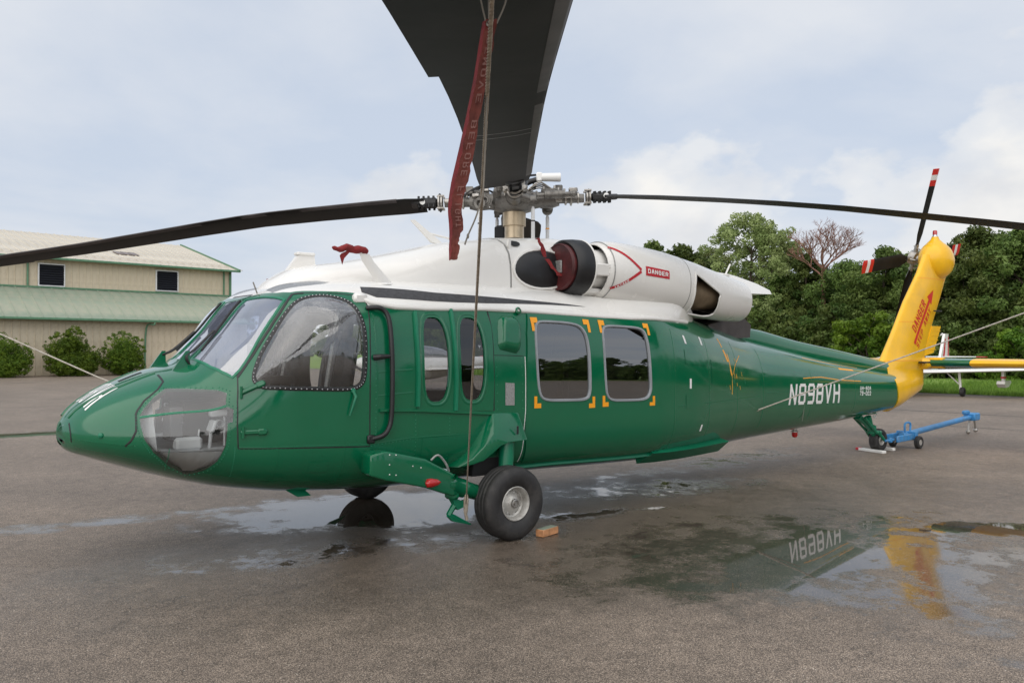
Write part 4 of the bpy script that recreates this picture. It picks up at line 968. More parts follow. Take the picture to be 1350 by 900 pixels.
# drive shaft cover on the tail cone
dsc=Loft([(7.9,0,.20,1.85,.20,.1,3.2),(8.4,0,.19,1.80,.235,.1,3.4),(9.0,0,.18,1.70,.29,.1,3.4),(10.0,0,.165,1.58,.255,.1,3.4),(11.2,0,.15,1.44,.25,.1,3.2),(12.55,0,.135,1.28,.235,.1,3.0)])
adopt(dsc.build('drive_shaft_cover','green',None))
# ---------------------------------------------------------------- tail pylon
def pyl(z):
    """leading edge x, trailing edge x, half thickness"""
    le=[(0.66,12.62),(.72,12.60),(1.1,12.52),(1.5,12.44),(1.56,12.50),(2.0,12.86),(2.56,13.28),(3.1,13.78),(3.45,14.02)]
    te=[(0.66,12.75),(.72,12.95),(.86,13.5),(1.0,13.93),(1.1,14.0),(1.4,14.0),(1.5,14.02),(2.0,14.22),(2.56,14.58),(3.1,14.90),(3.45,14.9)]
    th=[(.66,.16),(.8,.20),(1.1,.235),(1.4,.20),(1.6,.15),(2.0,.125),(2.6,.115),(3.2,.12),(3.45,.12)]
    f=lambda T,z:float(np.interp(z,[q[0] for q in T],[q[1] for q in T])); return f(le,z),f(te,z),f(th,z)
zs=[.66,.70,.76,.84,.92,1.0,1.1,1.2,1.3,1.4,1.5,1.56,1.62,1.75,1.9,2.1,2.3,2.56,2.8,3.1,3.3,3.45]
def pylp(u,z,s):
    """u 0..1 leading to trailing edge"""
    a,b2,t=pyl(z); k=min(max(u,0),1)
    blunt=1.0 if z<1.5 else 0.0
    y=t*(2.6*math.sqrt(k)*(1-k)**.75*.72+ .0) if blunt==0 else t*max(0,min(1,(1.06-k)*1.6))**.6*min(1,.9+k)
    if z<1.5:
        w0=sec(12.60)[0]; e=sec(12.60); zz=min(max((z-e[2])/(e[3]-e[2] if z>e[2] else e[2]-e[1]),-1),1); w0=w0*max(0,1-abs(zz)**2.5)**(1/2.5)+.02
        if z>1.3: w0=max(w0,.14)
        y=w0*(1-k)**.8+ (.03*(k*(1-k)*4)); 
    return Vector((a+(b2-a)*k,s*y,z))
nu=18; us=[(1-math.cos(PI*i/nu))/2 for i in range(nu+1)]
V=[];F=[]
for z in zs:
    for u in us: V.append(pylp(u,z,-1))
    for u in us[1:-1][::-1]: V.append(pylp(u,z,1))
m_=2*nu
for i in range(len(zs)-1):
    for k in range(m_):
        a=i*m_+k;b2=i*m_+(k+1)%m_; F.append((a,a+m_,b2+m_,b2)[::-1])
F.append(tuple(range(m_))); F.append(tuple(range((len(zs)-1)*m_,len(zs)*m_))[::-1])
tp=mk('tail_pylon',V,[f[::-1] for f in F],'yellow',None,angle=60); adopt(tp)
b=MB(); b.lathe([(-.44,.02),(-.42,.12),(-.35,.22),(-.24,.30),(-.12,.345),(.0,.352),(.12,.335),(.24,.285),(.34,.21),(.41,.12),(.43,.02)],(0,0,0),(1,0,-.10),32)
b.lathe([(.18,.30),(.26,.235),(.33,.155),(.38,.095),(.42,.07)],(-.06,0,0),(0,0,1),28)
bo=b.build('gearbox_bulb','yellow'); bo.parent=tp; bo.location=(14.53,0,3.37); bo.scale=(1,.78,1)
b=MB(); b.lathe([(0,.13),(.06,.10),(.10,.07),(.14,.06)],(14.47,0,3.66),(0,0,1),20); b.build('lamp_mount','yellow',tp)
b=MB(); b.lathe([(0,.045),(.03,.045),(.03,.035),(.05,.035)],(14.47,0,3.79),(0,0,1),16); b.build('lamp_base','steel',tp)
b=MB(); b.lathe([(0,.04),(.06,.04),(.08,.03),(.085,0)],(14.47,0,3.84),(0,0,1),16); b.build('position_lamp','redlens',tp)
def pmap(x,z,off=.004,s=-1):
    a,b2,t=pyl(z); u=min(max((x-a)/(b2-a),.02),.98); p=pylp(u,z,s); q=pylp(u+.01,z,s); r=pylp(min(max((x-pyl(z+.02)[0])/(pyl(z+.02)[1]-pyl(z+.02)[0]),.02),.98),z+.02,s)
    n=(q-p).cross(r-p); n=n.normalized(); 
    if n.y*s<0: n=-n
    return p+n*off
for zz in (1.52,2.2,3.0):
    for s_ in (-1,1):
        V=[]; 
        for i in range(17):
            a_,b_2,t_=pyl(zz); x_=a_+(b_2-a_)*(.03+.94*i/16); V+=[pmap(x_,zz,.0025,s_),pmap(x_,zz+.012,.0025,s_)]
        mk('panel_seam',V,[(2*i,2*i+1,2*i+3,2*i+2) for i in range(16)],'orange',tp,smooth=False)
# trailing edge fin fillets
b=MB(); b.prism([(13.95,1.60),(14.33,1.66),(14.62,2.15),(14.28,2.15)],-.03,.03); to=b.build('trim_fin','yellow',tp,smooth=False)
for k in range(5):
    z=1.72+.085*k; b=MB(); b.box((14.10+.52*(z-1.6)+.10,0,z),(.30,.07,.012)); b.build('fin_rib','yellow',to,smooth=False)
b=MB(); b.tube([(14.62,-.02,1.98),(14.70,-.02,2.02)],.012,6); b.build('tail_lamp','letter',to)
b=MB(); b.box((14.28,-.13,2.42),(.30,.02,.025),bev=.004); b.build('step','black',tp)
b=MB(); b.box((13.72,-.13,1.49),(.22,.16,.03),bev=.004); b.build('slot','black',tp)
# lettering runs up the fin; local frame: s along the arrow, h to the left of it
A0,A1=Vector((13.46,1.82)),Vector((14.20,2.80))
dirv=(A1-A0).normalized(); nrm=Vector((-dirv.y,dirv.x))
for s in (-1,1):
    def arrow(d,w): q=A0+dirv*d+nrm*w; return pmap(q.x,q.y,.005,s)
    Lg=(A1-A0).length
    nst=14; V=[];F=[]
    for i in range(nst+1):
        d=(Lg-.24)*i/nst; V+=[arrow(d,-.036),arrow(d,.036)]
    F=[(2*i,2*i+1,2*i+3,2*i+2) for i in range(nst)]; k=len(V)
    for j in range(5):
        d=Lg-.25+.25*j/4; w=.115*(1-j/4)+.002; V+=[arrow(d,-w),arrow(d,w)]
    F+=[(k+2*j,k+2*j+1,k+2*j+3,k+2*j+2) for j in range(4)]
    mk('warning_arrow',V,F,'red',tp,smooth=False)
    if s<0:
        f1=lambda a,h: arrow(.18+.66*a,.065+.17*h); f2=lambda a,h: arrow(.03+.86*a,-.185+.12*h)
    else:
        f1=lambda a,h: arrow(.20+.62*(1-a),.055+.13*h); f2=lambda a,h: arrow(.05+.80*(1-a),-.155+.10*h)
    lettering('danger_lettering','DANGER',f1,'red',tp,t=.18,wfac=.62,gap=.2)
    lettering('warning_lettering','STEP AWAY',f2,'red',tp,t=.16,wfac=.6,gap=.2)
# stabilator
sb=empty('stabilator',(0,0,0)); sb.parent=H; sb.location=-HO
def wing(name,y0,y1,m,parent,x0=13.98,c0=1.05,x1=14.05,c1=.88,z=1.475,t=.165,ys=None):
    V=[];n=12
    def af(k): return 2.6*math.sqrt(k)*(1-k)**.9*.75+.04
    Y=[y0,y1]
    for yy in Y:
        q=abs(yy)/2.18; xl=x0+(x1-x0)*q; c=c0+(c1-c0)*q; th=t*(1-.2*q)/2*1.35
        for i in range(n+1):
            k=i/n; k=k*k*(3-2*k) if False else (1-math.cos(PI*k))/2; V.append((xl+c*k,yy,z+th*af(k)))
        for i in range(n-1,0,-1):
            k=(1-math.cos(PI*i/n))/2; V.append((xl+c*k,yy,z-th*af(k)))
    m2=2*n; F=[(k,(k+1)%m2,(k+1)%m2+m2,k+m2) for k in range(m2)]+[tuple(range(m2))[::-1],tuple(range(m2,2*m2))]
    bm=bmesh.new(); vs=[bm.verts.new(v) for v in V]; [bm.faces.new([vs[i] for i in f]) for f in F]; bmesh.ops.recalc_face_normals(bm,faces=bm.faces)
    me=bpy.data.meshes.new(name); bm.to_mesh(me); bm.free(); me.materials.append(M[m]); me.polygons.foreach_set('use_smooth',[True]*len(me.polygons)); me.set_sharp_from_angle(angle=R(50))
    o=bpy.data.objects.new(name,me); COL.objects.link(o); o.parent=parent; return o
for s in (-1,1):
    wing('inboard_panel',s*.04,s*.79,'green',sb); wing('outboard_panel',s*.793,s*2.18,'yellow',sb)
b=MB(); b.tube([(14.15,-.30,1.475),(14.15,.30,1.475)],.10,16); b.box((14.0,0,1.46),(.4,.26,.2),bev=.06); b.build('stabilator_pivot','yellow',sb)
# ---------------------------------------------------------------- tail rotor (starboard side, tilted)
tr=empty('tail_rotor',(0,0,0)); tr.parent=H; tr.location=-HO
TH=Vector((14.48,.40,3.45)); ax=Vector((0,math.cos(R(20)),math.sin(R(20))))
e1=Vector((1,0,0)); e2=ax.cross(e1)*-1; e2=e2 if e2.z>0 else -e2
b=MB(); b.lathe([(-.42,.07),(-.08,.08),(-.06,.13),(.06,.13),(.10,.05)],TH,ax,18)
for k in range(4):
    a=R(10)+PI/2*k; d=e1*math.cos(a)+e2*math.sin(a); b.tube([TH,TH+d*.26],[.05,.035],8); b.tube([TH+d*.16-ax*.12,TH+d*.22+ax*.05],.016,6)
b.build('hub','metal',tr)
for k in range(4):
    a=R(100)+PI/2*k; d=e1*math.cos(a)+e2*math.sin(a); c=ax.cross(d)
    bl=empty('blade',(0,0,0)); bl.parent=tr
    segs=[('blade_panel','blade',.24,1.36),('tip_band','red',1.36,1.47),('tip_band','letter',1.47,1.565),('tip_band','red',1.565,1.675)]
    for nm,m,r0,r1 in segs:
        V=[];F=[];ns=5
        for i in range(ns+1):
            r=r0+(r1-r0)*i/ns; w=.12 if r>.45 else .055+.065*(r-.24)/.21; tw=R(8-6*r/1.7); cc=c*math.cos(tw)+ax*math.sin(tw); nn3=ax*math.cos(tw)-c*math.sin(tw)
            for q,h in ((-1,0),(-.5,.35),(.4,1),(.85,.6),(1,0),(.85,-.6),(.4,-1),(-.5,-.35)): V.append(TH+d*r+cc*w*q+nn3*.014*h)
        for i in range(ns):
            for j in range(8): F.append((i*8+j,i*8+(j+1)%8,i*8+8+(j+1)%8,i*8+8+j))
        F+=[tuple(range(8))[::-1],tuple(range(ns*8,ns*8+8))]; mk(nm,V,F,m,bl,angle=50)
    b=MB(); b.box(TH+d*.30,(.02,.02,.02)); b.tube([TH+d*.2+c*.03,TH+d*.38+c*.05+ax*.03],.012,6); b.build('pitch_link','metal',bl)
# ---------------------------------------------------------------- main rotor
mr=empty('main_rotor',(0,0,0)); mr.parent=H; mr.location=-HO
RH=Vector((4.555,0,3.37)); Z=Vector((0,0,1))
fh=Vector((math.sin(YAW),math.cos(YAW),0)); rh=Vector((math.cos(YAW),-math.sin(YAW),0))
b=MB(); b.lathe([(2.86-3.37,.17),(2.90-3.37,.165),(2.93-3.37,.12),(2.97-3.37,.108),(3.085-3.37,.108),(3.09-3.37,.128),(3.26-3.37,.130),(3.27-3.37,.12)],RH,Z,36); b.build('mast','bronze',mr)
b=MB(); b.lathe([(-.13,.13),(-.10,.22),(-.04,.26),(.05,.25),(.10,.17),(.14,.10),(.16,.06)],RH,Z,32)
for k in range(8):
    a=k*PI/4+.2; u=fh*math.cos(a)+rh*math.sin(a); b.lathe([(0,.018),(.02,.018),(.02,0)],RH+u*.19+Z*.075,Z,6)
b.build('hub','cast',mr)
# radius -> height of the drooping blades (measured along each blade)
dirs=[('near',(-fh).normalized(),[(0,3.37),(1,3.38),(4,3.19),(6.75,2.79),(8.18,2.52)]),
      ('left',(-rh).normalized(),[(0,3.37),(1.08,3.345),(2.0,3.27),(2.85,3.18),(4.03,2.99),(4.87,2.85),(5.73,2.725),(8.18,2.35)]),
      ('far',fh.normalized(),[(0,3.37),(1,3.36),(4,3.16),(8.18,2.5)]),
      ('right',rh.normalized(),[(0,3.37),(1.08,3.42),(2.2,3.385),(3.4,3.31),(4.4,3.215),(5.67,3.08),(8.18,2.78)])]
lab={'near':'main rotor blade overhead, pointing at the viewer','left':'drooping main rotor blade over the nose','far':'main rotor blade pointing away behind the mast','right':'main rotor blade over the tail'}
for nm,d,zt in dirs:
    zf=_pchip([q[0] for q in zt],[q[1] for q in zt]); ld=Z.cross(d).normalized()
    bl=empty('rotor_blade',(0,0,0)); bl.parent=mr; bl['label']=lab[nm]
    def P_at(r): return Vector((RH.x,RH.y,0))+d*r+Z*zf(r)
    def frame_at(r,pit):
        t=(P_at(r+.05)-P_at(r-.05)).normalized(); n=ld.cross(t)*1; n=n if n.z>0 else -n
        c=ld*math.cos(pit)+n*math.sin(pit); return t,c,n*math.cos(pit)-ld*math.sin(pit)
    # airfoil in chord fractions (x from trailing 0 to leading 1, centre at .72 pitch axis)
    AF=[(0,.0),(.2,.022),(.45,.045),(.7,.056),(.88,.045),(.97,.022),(1,0),(.97,-.016),(.88,-.028),(.7,-.034),(.45,-.027),(.2,-.012)]
    def pitch(r): return {'left':R(11-1.7*r),'right':R(9-.9*r)}.get(nm,R(13-1.05*r))
    rs=[1.0,1.06,1.2,1.6,2.2,2.9,3.6,4.3,5.0,5.58,5.60,6.2,6.8,7.2,7.5,7.55,7.8,8.0,8.18]
    def sect(r,tab=0):
        t,c,n=frame_at(r,pitch(r)); ch=.53 if r>1.25 else .45+.08*(r-1.0)/.25
        ex=.045 if 5.59<r<7.6 else 0; sw=-max(0,r-7.55)*.36
        o=P_at(r)+c*(ch*.32+sw); return [o-c*ch*(1-q)-(c*ex if q==0 else c*0)+n*(h*ch) for q,h in AF]
    V=[];F=[];na=len(AF)
    for r in rs: V+=sect(r)
    for i in range(len(rs)-1):
        for k in range(na): F.append((i*na+k,i*na+(k+1)%na,(i+1)*na+(k+1)%na,(i+1)*na+k))
    F+=[tuple(range(na))[::-1],tuple(range((len(rs)-1)*na,len(rs)*na))]
    bm=bmesh.new(); vs=[bm.verts.new(v) for v in V]; [bm.faces.new([vs[i] for i in f]) for f in F]; bmesh.ops.recalc_face_normals(bm,faces=bm.faces)
    me=bpy.data.meshes.new('blade_panel'); bm.to_mesh(me); bm.free(); me.materials.append(M['blade']); me.polygons.foreach_set('use_smooth',[True]*len(me.polygons)); me.set_sharp_from_angle(angle=R(40))
    o=bpy.data.objects.new('blade_panel',me); COL.objects.link(o); o.parent=bl
    # leading edge wear strip
    V=[];F=[];rr=[1.3+.35*i for i in range(19)]
    for r in rr:
        s_=sect(r); t,c,n=frame_at(r,pitch(r))
        for k,off in ((4,.0015),(5,.0015),(6,.0015),(7,-.0015),(8,-.0015)): V.append(s_[k]+n*off*(1)+c*.0012)
    F=[(i*5+k,i*5+k+1,i*5+6+k,i*5+5+k) for i in range(len(rr)-1) for k in range(4)]
    mk('leading_edge_strip',V,F,'heat',bl)
    if nm=='near':
        for r in (3.45,3.62):
            V=[]; s_=sect(r); s2=sect(r+.012); n=frame_at(r,0)[2]
            for k in (0,11,10,9,8): V+=[s_[k]-n*.002,s2[k]-n*.002]
            mk('paint_line',V,[(2*i,2*i+1,2*i+3,2*i+2) for i in range(4)],'plate',bl,smooth=False)
    # cuff, clamp and arm
    t,c,n=frame_at(.95,pitch(1)); rot=Matrix((t,c,n)).transposed()
    b=MB(); b.box(P_at(.96),(.22,.14,.10),rot,bev=.03); b.box(P_at(1.08),(.16,.20,.06),rot,bev=.02)
    for i in range(4):
        for q in (-.05,.05): b.lathe([(-.065,.014),(.065,.014)],P_at(.90+.055*i)+c*q,n,8); 
    b.build('blade_cuff','black',bl)
    b=MB(); b.lathe([(0,.03),(.025,.03),(.03,.0)],P_at(1.02)+ld*.075*(1),ld,12); b.lathe([(0,.03),(.025,.03),(.03,.0)],P_at(1.02)-ld*.075*(1),-ld,12); b.build('bolt','letter',bl)
    arm=empty('rotor_arm',(0,0,0)); arm.parent=mr; arm.parent=bl
    b=MB(); b.tube([P_at(.1),P_at(.28),P_at(.42),P_at(.50)],[.115,.088,.100,.078],18); b.lathe([(0,.055),(.28,.05)],P_at(.5),t,16); b.build('arm','cast',bl); bpy.data.objects.remove(arm)
    b=MB()
    for r,w in ((.56,.075),(.62,.085),(.70,.065),(.80,.082),(.83,.088)): b.lathe([(0,w*.8),(.005,w),(.022,w),(.027,w*.8)],P_at(r),t,18)
    b.box(P_at(.66)+n*.09,(.10,.08,.05),rot,bev=.01); b.box(P_at(.72)+ld*.10,(.12,.05,.05),rot,bev=.01); b.box(P_at(.60)-ld*.10+n*.02,(.14,.05,.07),rot,bev=.01)
    for q in (-.06,.06):
        for h in (-.07,.07): b.lathe([(-.02,.012),(.06,.012)],P_at(.80)+ld*q+n*h,t,8)
    b.build('spindle_fittings','metal',bl)
    b=MB(); b.box(P_at(.83),(.03,.13,.19),rot,bev=.02); b.build('clamp_plate','black',bl)
    # damper beside the arm with end fittings
    b=MB(); da=Vector((RH.x,RH.y,0))+d*.22+ld*-.20+Z*3.40; db=Vector((RH.x,RH.y,0))+d*.66+ld*-.16+Z*(zf(.66)+.02)
    b.tube([da,db],.022,10); b.tube([da.lerp(db,.25),da.lerp(db,.75)],.045,14); b.sphere(da,.038); b.sphere(db,.034)
    for k in range(5): b.lathe([(-.004,.05),(.004,.05)],da.lerp(db,.3+.1*k),db-da,14)
    b.build('damper','cast',bl)
    # pitch horn, elastomeric bearing housing and push rod
    b=MB(); pc=Vector((RH.x,RH.y,0))+d*.38+ld*.20+Z*3.31
    b.tube([P_at(.45),pc],[.05,.04],10); b.lathe([(-.03,.035),(-.03,.062),(.03,.062),(.03,.035)],pc,ld,18); b.lathe([(-.036,.02),(.036,.02)],pc,ld,12); b.box(P_at(.40)+Z*.10,(.20,.10,.05),rot,bev=.015); b.box(P_at(.50)+Z*.12+ld*.05,(.09,.05,.09),rot,bev=.01)
    for k in range(3): b.lathe([(0,.085-.02*k),(.012,.085-.02*k),(.012,.07-.02*k)],P_at(.33)+ld*.105+ld*.012*k,ld,20)
    b.build('pitch_horn','cast',bl)
    b=MB(); p1=Vector((pc.x,pc.y,2.86)); b.tube([p1,p1.lerp(pc,.06),p1.lerp(pc,.08),p1.lerp(pc,.80),p1.lerp(pc,.84),pc],[.014,.014,.021,.021,.014,.014],10); b.build('push_rod','lgrey',bl)
    b=MB(); b.tube([p1.lerp(pc,.5),p1.lerp(pc,.53)],.023,10); b.build('paint_band','orange' if nm=='right' else 'black',bl)
    # hoses and brackets on top
    b=MB()
    for k in range(4):
        a=d*.16+ld*(.10-.06*k); b.tube(smooth_path([RH+a+Z*.12,RH+a+d*.12+Z*(.17+.01*k),RH+a+d*.26+ld*.04+Z*.13,RH+a+d*.40+Z*.05],4),.009,6)
    b.build('hose','black' if nm in('left','near') else 'metal',bl)
    b=MB()
    for k in range(13):
        rnd=random.Random(k*7+len(nm)); b.box(RH+d*rnd.uniform(.12,.62)+ld*rnd.uniform(-.13,.13)+Z*rnd.uniform(-.03,.13),(rnd.uniform(.04,.10),rnd.uniform(.03,.07),rnd.uniform(.02,.06)),rot,bev=.008)
        b.lathe([(0,.012),(.03,.012)],RH+d*rnd.uniform(.12,.6)+ld*rnd.uniform(-.12,.12)+Z*rnd.uniform(.02,.14),Z,6)
    tag(b.build('fittings','metal',bl),kind='stuff')
b=MB(); q=RH+rh*.32+Z*.27; b.lathe([(-.02,.0),(-.02,.045),(.19,.05),(.20,.045),(.20,0)],q,rh,18); b.box(q-rh*.04,(.07,.09,.10),Matrix((rh,fh,Z)).transposed(),bev=.012); b.build('fold_actuator','letter',mr)
b=MB(); b.tube(smooth_path([RH+Z*.12,RH+rh*.12+Z*.20,RH+rh*.27+Z*.25],4),[.05,.045,.04,.04,.035,.035,.03,.03,.03],10); b.tube(smooth_path([RH+Z*.14+rh*.02,RH+rh*.10+Z*.27,RH+rh*.30+Z*.30],4),.012,6); b.build('fold_arm','black',mr)
b=MB(); b.lathe([(0,.16),(.02,.17),(.03,.15),(.04,.17),(.05,.16),(.07,.12)],RH+Z*-.43-Z*.06,Z,24); b.build('boot','black',mr)
for k in range(26):
    rnd=random.Random(100+k); a=rnd.uniform(0,2*PI); r0=rnd.uniform(.12,.30); q=RH+fh*math.cos(a)*r0+rh*math.sin(a)*r0+Z*rnd.uniform(-.08,.15); b=MB(); b.lathe([(0,.02),(.03,.024),(.035,.015),(.06,.012)],q,Vector((math.cos(a*3),math.sin(a*2),rnd.uniform(-.3,1))),10) if k%2 else b.tube(smooth_path([q,q+Vector((rnd.uniform(-.08,.08),rnd.uniform(-.08,.08),.05)),q+Vector((rnd.uniform(-.12,.12),rnd.uniform(-.12,.12),.0))],3),.008,6); b.build('fitting',('steel','black','metal')[k%3],mr)
adopt(boxobj('deck_box',(4.75,.35,3.0),(.30,.20,.30),'dark',bev=.02)); 
# ---------------------------------------------------------------- landing gear
def wheel(name,c,r,w,rim,parent,label=None):
    """c centre, axis along y; rim radius"""
    h=w/2; e=empty(name,c); 
    if parent is not None: adopt(e)
    if label: e['label']=label
    b=MB(); pr_=[(-h*.62,rim),(-h*.86,rim+.015),(-h*.98,rim+(r-rim)*.35),(-h,rim+(r-rim)*.55),(-h*.93,rim+(r-rim)*.80),(-h*.72,r*.972),(-h*.40,r),(-h*.36,r-.006),(-h*.32,r),(-h*.04,r),(0,r-.006),(h*.04,r),(h*.32,r),(h*.36,r-.006),(h*.40,r),(h*.72,r*.972),(h*.93,rim+(r-rim)*.80),(h,rim+(r-rim)*.55),(h*.98,rim+(r-rim)*.35),(h*.86,rim+.015),(h*.62,rim)]
    b.lathe(pr_,(0,0,0),(0,-1,0),56); o=b.build('tyre','tyre',e,angle=70)
    for v in o.data.vertices:     # the weight of the aircraft flattens the tyre a little
        if v.co.z<-r+.018: v.co.z=-r+.018*.0+(-0.0)+.006
        if v.co.z<-r*.6: v.co.y*=1+.07*min(1,(-v.co.z-r*.6)/(r*.4))
    b=MB(); b.lathe([(.62*h,rim*1.0),(.80*h,rim*1.04),(.84*h,rim*.99),(.74*h,rim*.93),(.60*h,rim*.88),(.30*h,rim*.84),(.22*h,rim*.74),(.40*h,rim*.52),(.55*h,rim*.40),(.60*h,rim*.30),(.66*h,rim*.28)],(0,0,0),(0,-1,0),48)
    for k in range(9):
        a=2*PI*k/9; b.lathe([(.26*h,.012),(.34*h,.012),(.34*h,0)],(math.cos(a)*rim*.66,0,math.sin(a)*rim*.66),(0,-1,0),6)
    ro=b.build('rim','rim',e)
    b=MB(); b.lathe([(.62*h,rim*.27),(.74*h,rim*.26),(.76*h,rim*.20),(.70*h,rim*.19),(.70*h,rim*.10),(.80*h,rim*.09),(.80*h,0)],(0,0,0),(0,-1,0),24); b.build('hub_nut','metal',ro)
    b=MB(); 
    for k in range(9):
        a=2*PI*(k+.5)/9; b.lathe([(.235*h,rim*.07),(.2355*h+.003,rim*.07),(.2355*h+.003,0)],(math.cos(a)*rim*.66,0,math.sin(a)*rim*.66),(0,-1,0),10)
    tag(b.build('vent_hole','dark',ro),kind='stuff')
    if c[1]>0.2: e.rotation_euler=(0,0,PI)
    return e
for s in (-1,1):
    nm='near' if s<0 else 'far'
    wheel('main_wheel',(3.43,s*1.352,.33),.33,.26,.150,H,nm+' main wheel')
    g=empty('main_gear',(0,0,0)); g.parent=H; g.location=-HO; g['label']=nm+' main landing gear leg'
    # drag beam: tapered box
    V=[]; K=[(2.03,-1.08,-1.33,.66,.885),(2.16,-1.08,-1.345,.645,.885),(2.55,-1.10,-1.34,.545,.79),(2.84,-1.14,-1.32,.44,.64),(2.92,-1.17,-1.29,.44,.58)]
    for i,(x,y0,y1,z0,z1) in enumerate(K):
        dz=.03 if i==0 else 0
        V+=[(x+ (0.04 if i==0 else 0),s*-y0,z0+dz),(x,s*-y1,z0+dz),(x,s*-y1,z1-dz),(x+(0.04 if i==0 else 0),s*-y0,z1-dz)]
    bm=bmesh.new(); vs=[bm.verts.new(v) for v in V]; n=len(K)
    for i in range(n-1):
        for k in range(4): bm.faces.new([vs[i*4+k],vs[i*4+(k+1)%4],vs[i*4+4+(k+1)%4],vs[i*4+4+k]])
    bm.faces.new(vs[0:4]);bm.faces.new(vs[-4:]); bmesh.ops.recalc_face_normals(bm,faces=bm.faces)
    bmesh.ops.bevel(bm,geom=[e for e in bm.edges if e.calc_face_angle(0)>R(30)],offset=.018,segments=3,affect='EDGES',profile=.5)
    me=bpy.data.meshes.new('drag_beam'); bm.to_mesh(me); bm.free(); me.materials.append(M['green']); me.polygons.foreach_set('use_smooth',[True]*len(me.polygons)); me.set_sharp_from_angle(angle=R(35))
    db=bpy.data.objects.new('drag_beam',me); COL.objects.link(db); db.parent=g
    b=MB()
    for (x,z) in ((2.2,.85),(2.26,.845),(2.2,.69),(2.26,.68),(2.2,.77),(2.42,.74),(2.50,.72),(2.62,.56)): b.lathe([(0,.006),(.004,.005),(.005,0)],(x,s*1.345,z),(0,s,0),6)
    tag(b.build('rivet','letter',db),kind='stuff')
    b=MB(); b.lathe([(0,.0),(.02,.035),(.05,.04),(.12,.028),(.16,.0)],(2.54,s*1.35,.585),(1,0,-.02),16); b.build('landing_light','redlens',db)
    b=MB(); A=Vector((2.86,s*1.235,.53)); Bq=Vector((3.40,s*1.22,.35)); t=(Bq-A).normalized()
    b.tube([A-t*.05,A+t*.02,A+t*.03,A+t*.16,A+t*.17,A+t*.30,A+t*.31,Bq],[.09,.09,.082,.082,.070,.070,.062,.058],20)
    b.lathe([(-.06,.045),(.06,.045)],A+t*.20,(0,1,0),12); b.box(A+t*.03+Vector((0,0,-.08)),(.10,.12,.08),bev=.02); b.lathe([(-.1,.02),(.1,.02)],A+Vector((0,0,.08)),(0,1,0),10); b.build('axle_arm','green',g)
    b=MB(); b.tube([(3.30,s*1.20,.33),(3.43,s*1.23,.33)],.10,20); b.tube([(3.43,s*1.15,.33),(3.43,s*1.32,.33)],.06,16); b.build('axle','green',g)
    # foot step / jack pad hanging from the arm
    b=MB(); y=s*1.22
    b.add([(2.86,y-.03,.43),(2.86,y+.03,.43),(3.02,y+.03,.36),(3.02,y-.03,.36),(2.94,y-.03,.30),(2.94,y+.03,.30),(3.04,y+.03,.33),(3.04,y-.03,.33)],[(0,1,2,3),(4,7,6,5),(0,4,5,1),(2,6,7,3),(1,5,6,2),(0,3,7,4)])
    b.tube([(3.04,y,.36),(2.92,y,.34),(2.86,y,.26)],[.022,.028,.024],6); b.tube([(2.86,y,.265),(2.92,y-.01*s,.225),(3.10,y,.150)],[.024,.034,.006],6); b.build('foot_step','green_trim',g)
    b=MB(); b.tube(smooth_path([(2.66,s*1.25,.76),(2.72,s*1.27,.80),(2.80,s*1.27,.72),(2.84,s*1.26,.64)],5),.010,6); b.build('brake_hose','plate',g)
    b=MB(); b.tube([(2.78,s*1.22,.67),(2.84,s*1.22,.65)],.016,8); b.build('hose_fitting','steel',g)
    # shock strut and the fairing it runs into
    b=MB(); b.tube([(3.46,s*1.24,.36),(3.50,s*1.22,.72),(3.52,s*1.20,.95)],[.050,.072,.072],18); b.tube([(3.46,s*1.24,.36),(3.49,s*1.25,.6)],[.06,.055],18); b.build('shock_strut','green_trim',g)
    out=[(3.28,1.14),(3.66,1.13),(3.72,.92),(3.66,.885),(3.45,.89),(3.36,.84),(3.24,.72),(3.10,.655),(2.93,.62),(3.06,.71),(3.16,.83),(3.23,.98)]
    bm=bmesh.new(); Vv=[];
    out=[(3.36,1.13),(3.66,1.12),(3.665,.875),(3.45,.865),(3.36,.84),(3.28,.775),(3.20,.715),(3.10,.68),(2.99,.66),(3.10,.735),(3.20,.84),(3.28,.96)]
    inn=[bm.verts.new((x-(.10 if i in(0,8,9,10,11) else 0),s*1.0,z)) for i,(x,z) in enumerate(out)]; oo=[bm.verts.new((x,s*((1.33,1.33,1.33,1.33,1.33,1.31,1.285,1.24,1.18,1.25,1.29,1.32)[i]),z)) for i,(x,z) in enumerate(out)]
    n=len(out)
    for i in range(n): bm.faces.new([inn[i],inn[(i+1)%n],oo[(i+1)%n],oo[i]])
    bm.faces.new(oo); bm.faces.new(inn[::-1]); bmesh.ops.recalc_face_normals(bm,faces=bm.faces)
    for v in oo[:2]: v.co.y=s*1.20
    bmesh.ops.triangulate(bm,faces=[f for f in bm.faces if len(f.verts)>4])
    bmesh.ops.bevel(bm,geom=[e for e in bm.edges if e.calc_face_angle(0)>R(50)],offset=.008,segments=2,affect='EDGES',profile=.5)
    me=bpy.data.meshes.new('strut_fairing'); bm.to_mesh(me); bm.free(); me.materials.append(M['green']); me.polygons.foreach_set('use_smooth',[True]*len(me.polygons)); me.set_sharp_from_angle(angle=R(30))
    o=bpy.data.objects.new('strut_fairing',me); COL.objects.link(o); o.parent=g
    b=MB(); b.box((3.56,s*1.315,.97),(.022,.006,.075),bev=.002); b.build('slot','black',o)
    b=MB(); b.prism([(3.30,.92),(3.62,.90),(3.70,.55),(3.20,.55),(3.22,.75)],s*1.0,s*1.10); b.build('strut_well','dark',g,smooth=False)
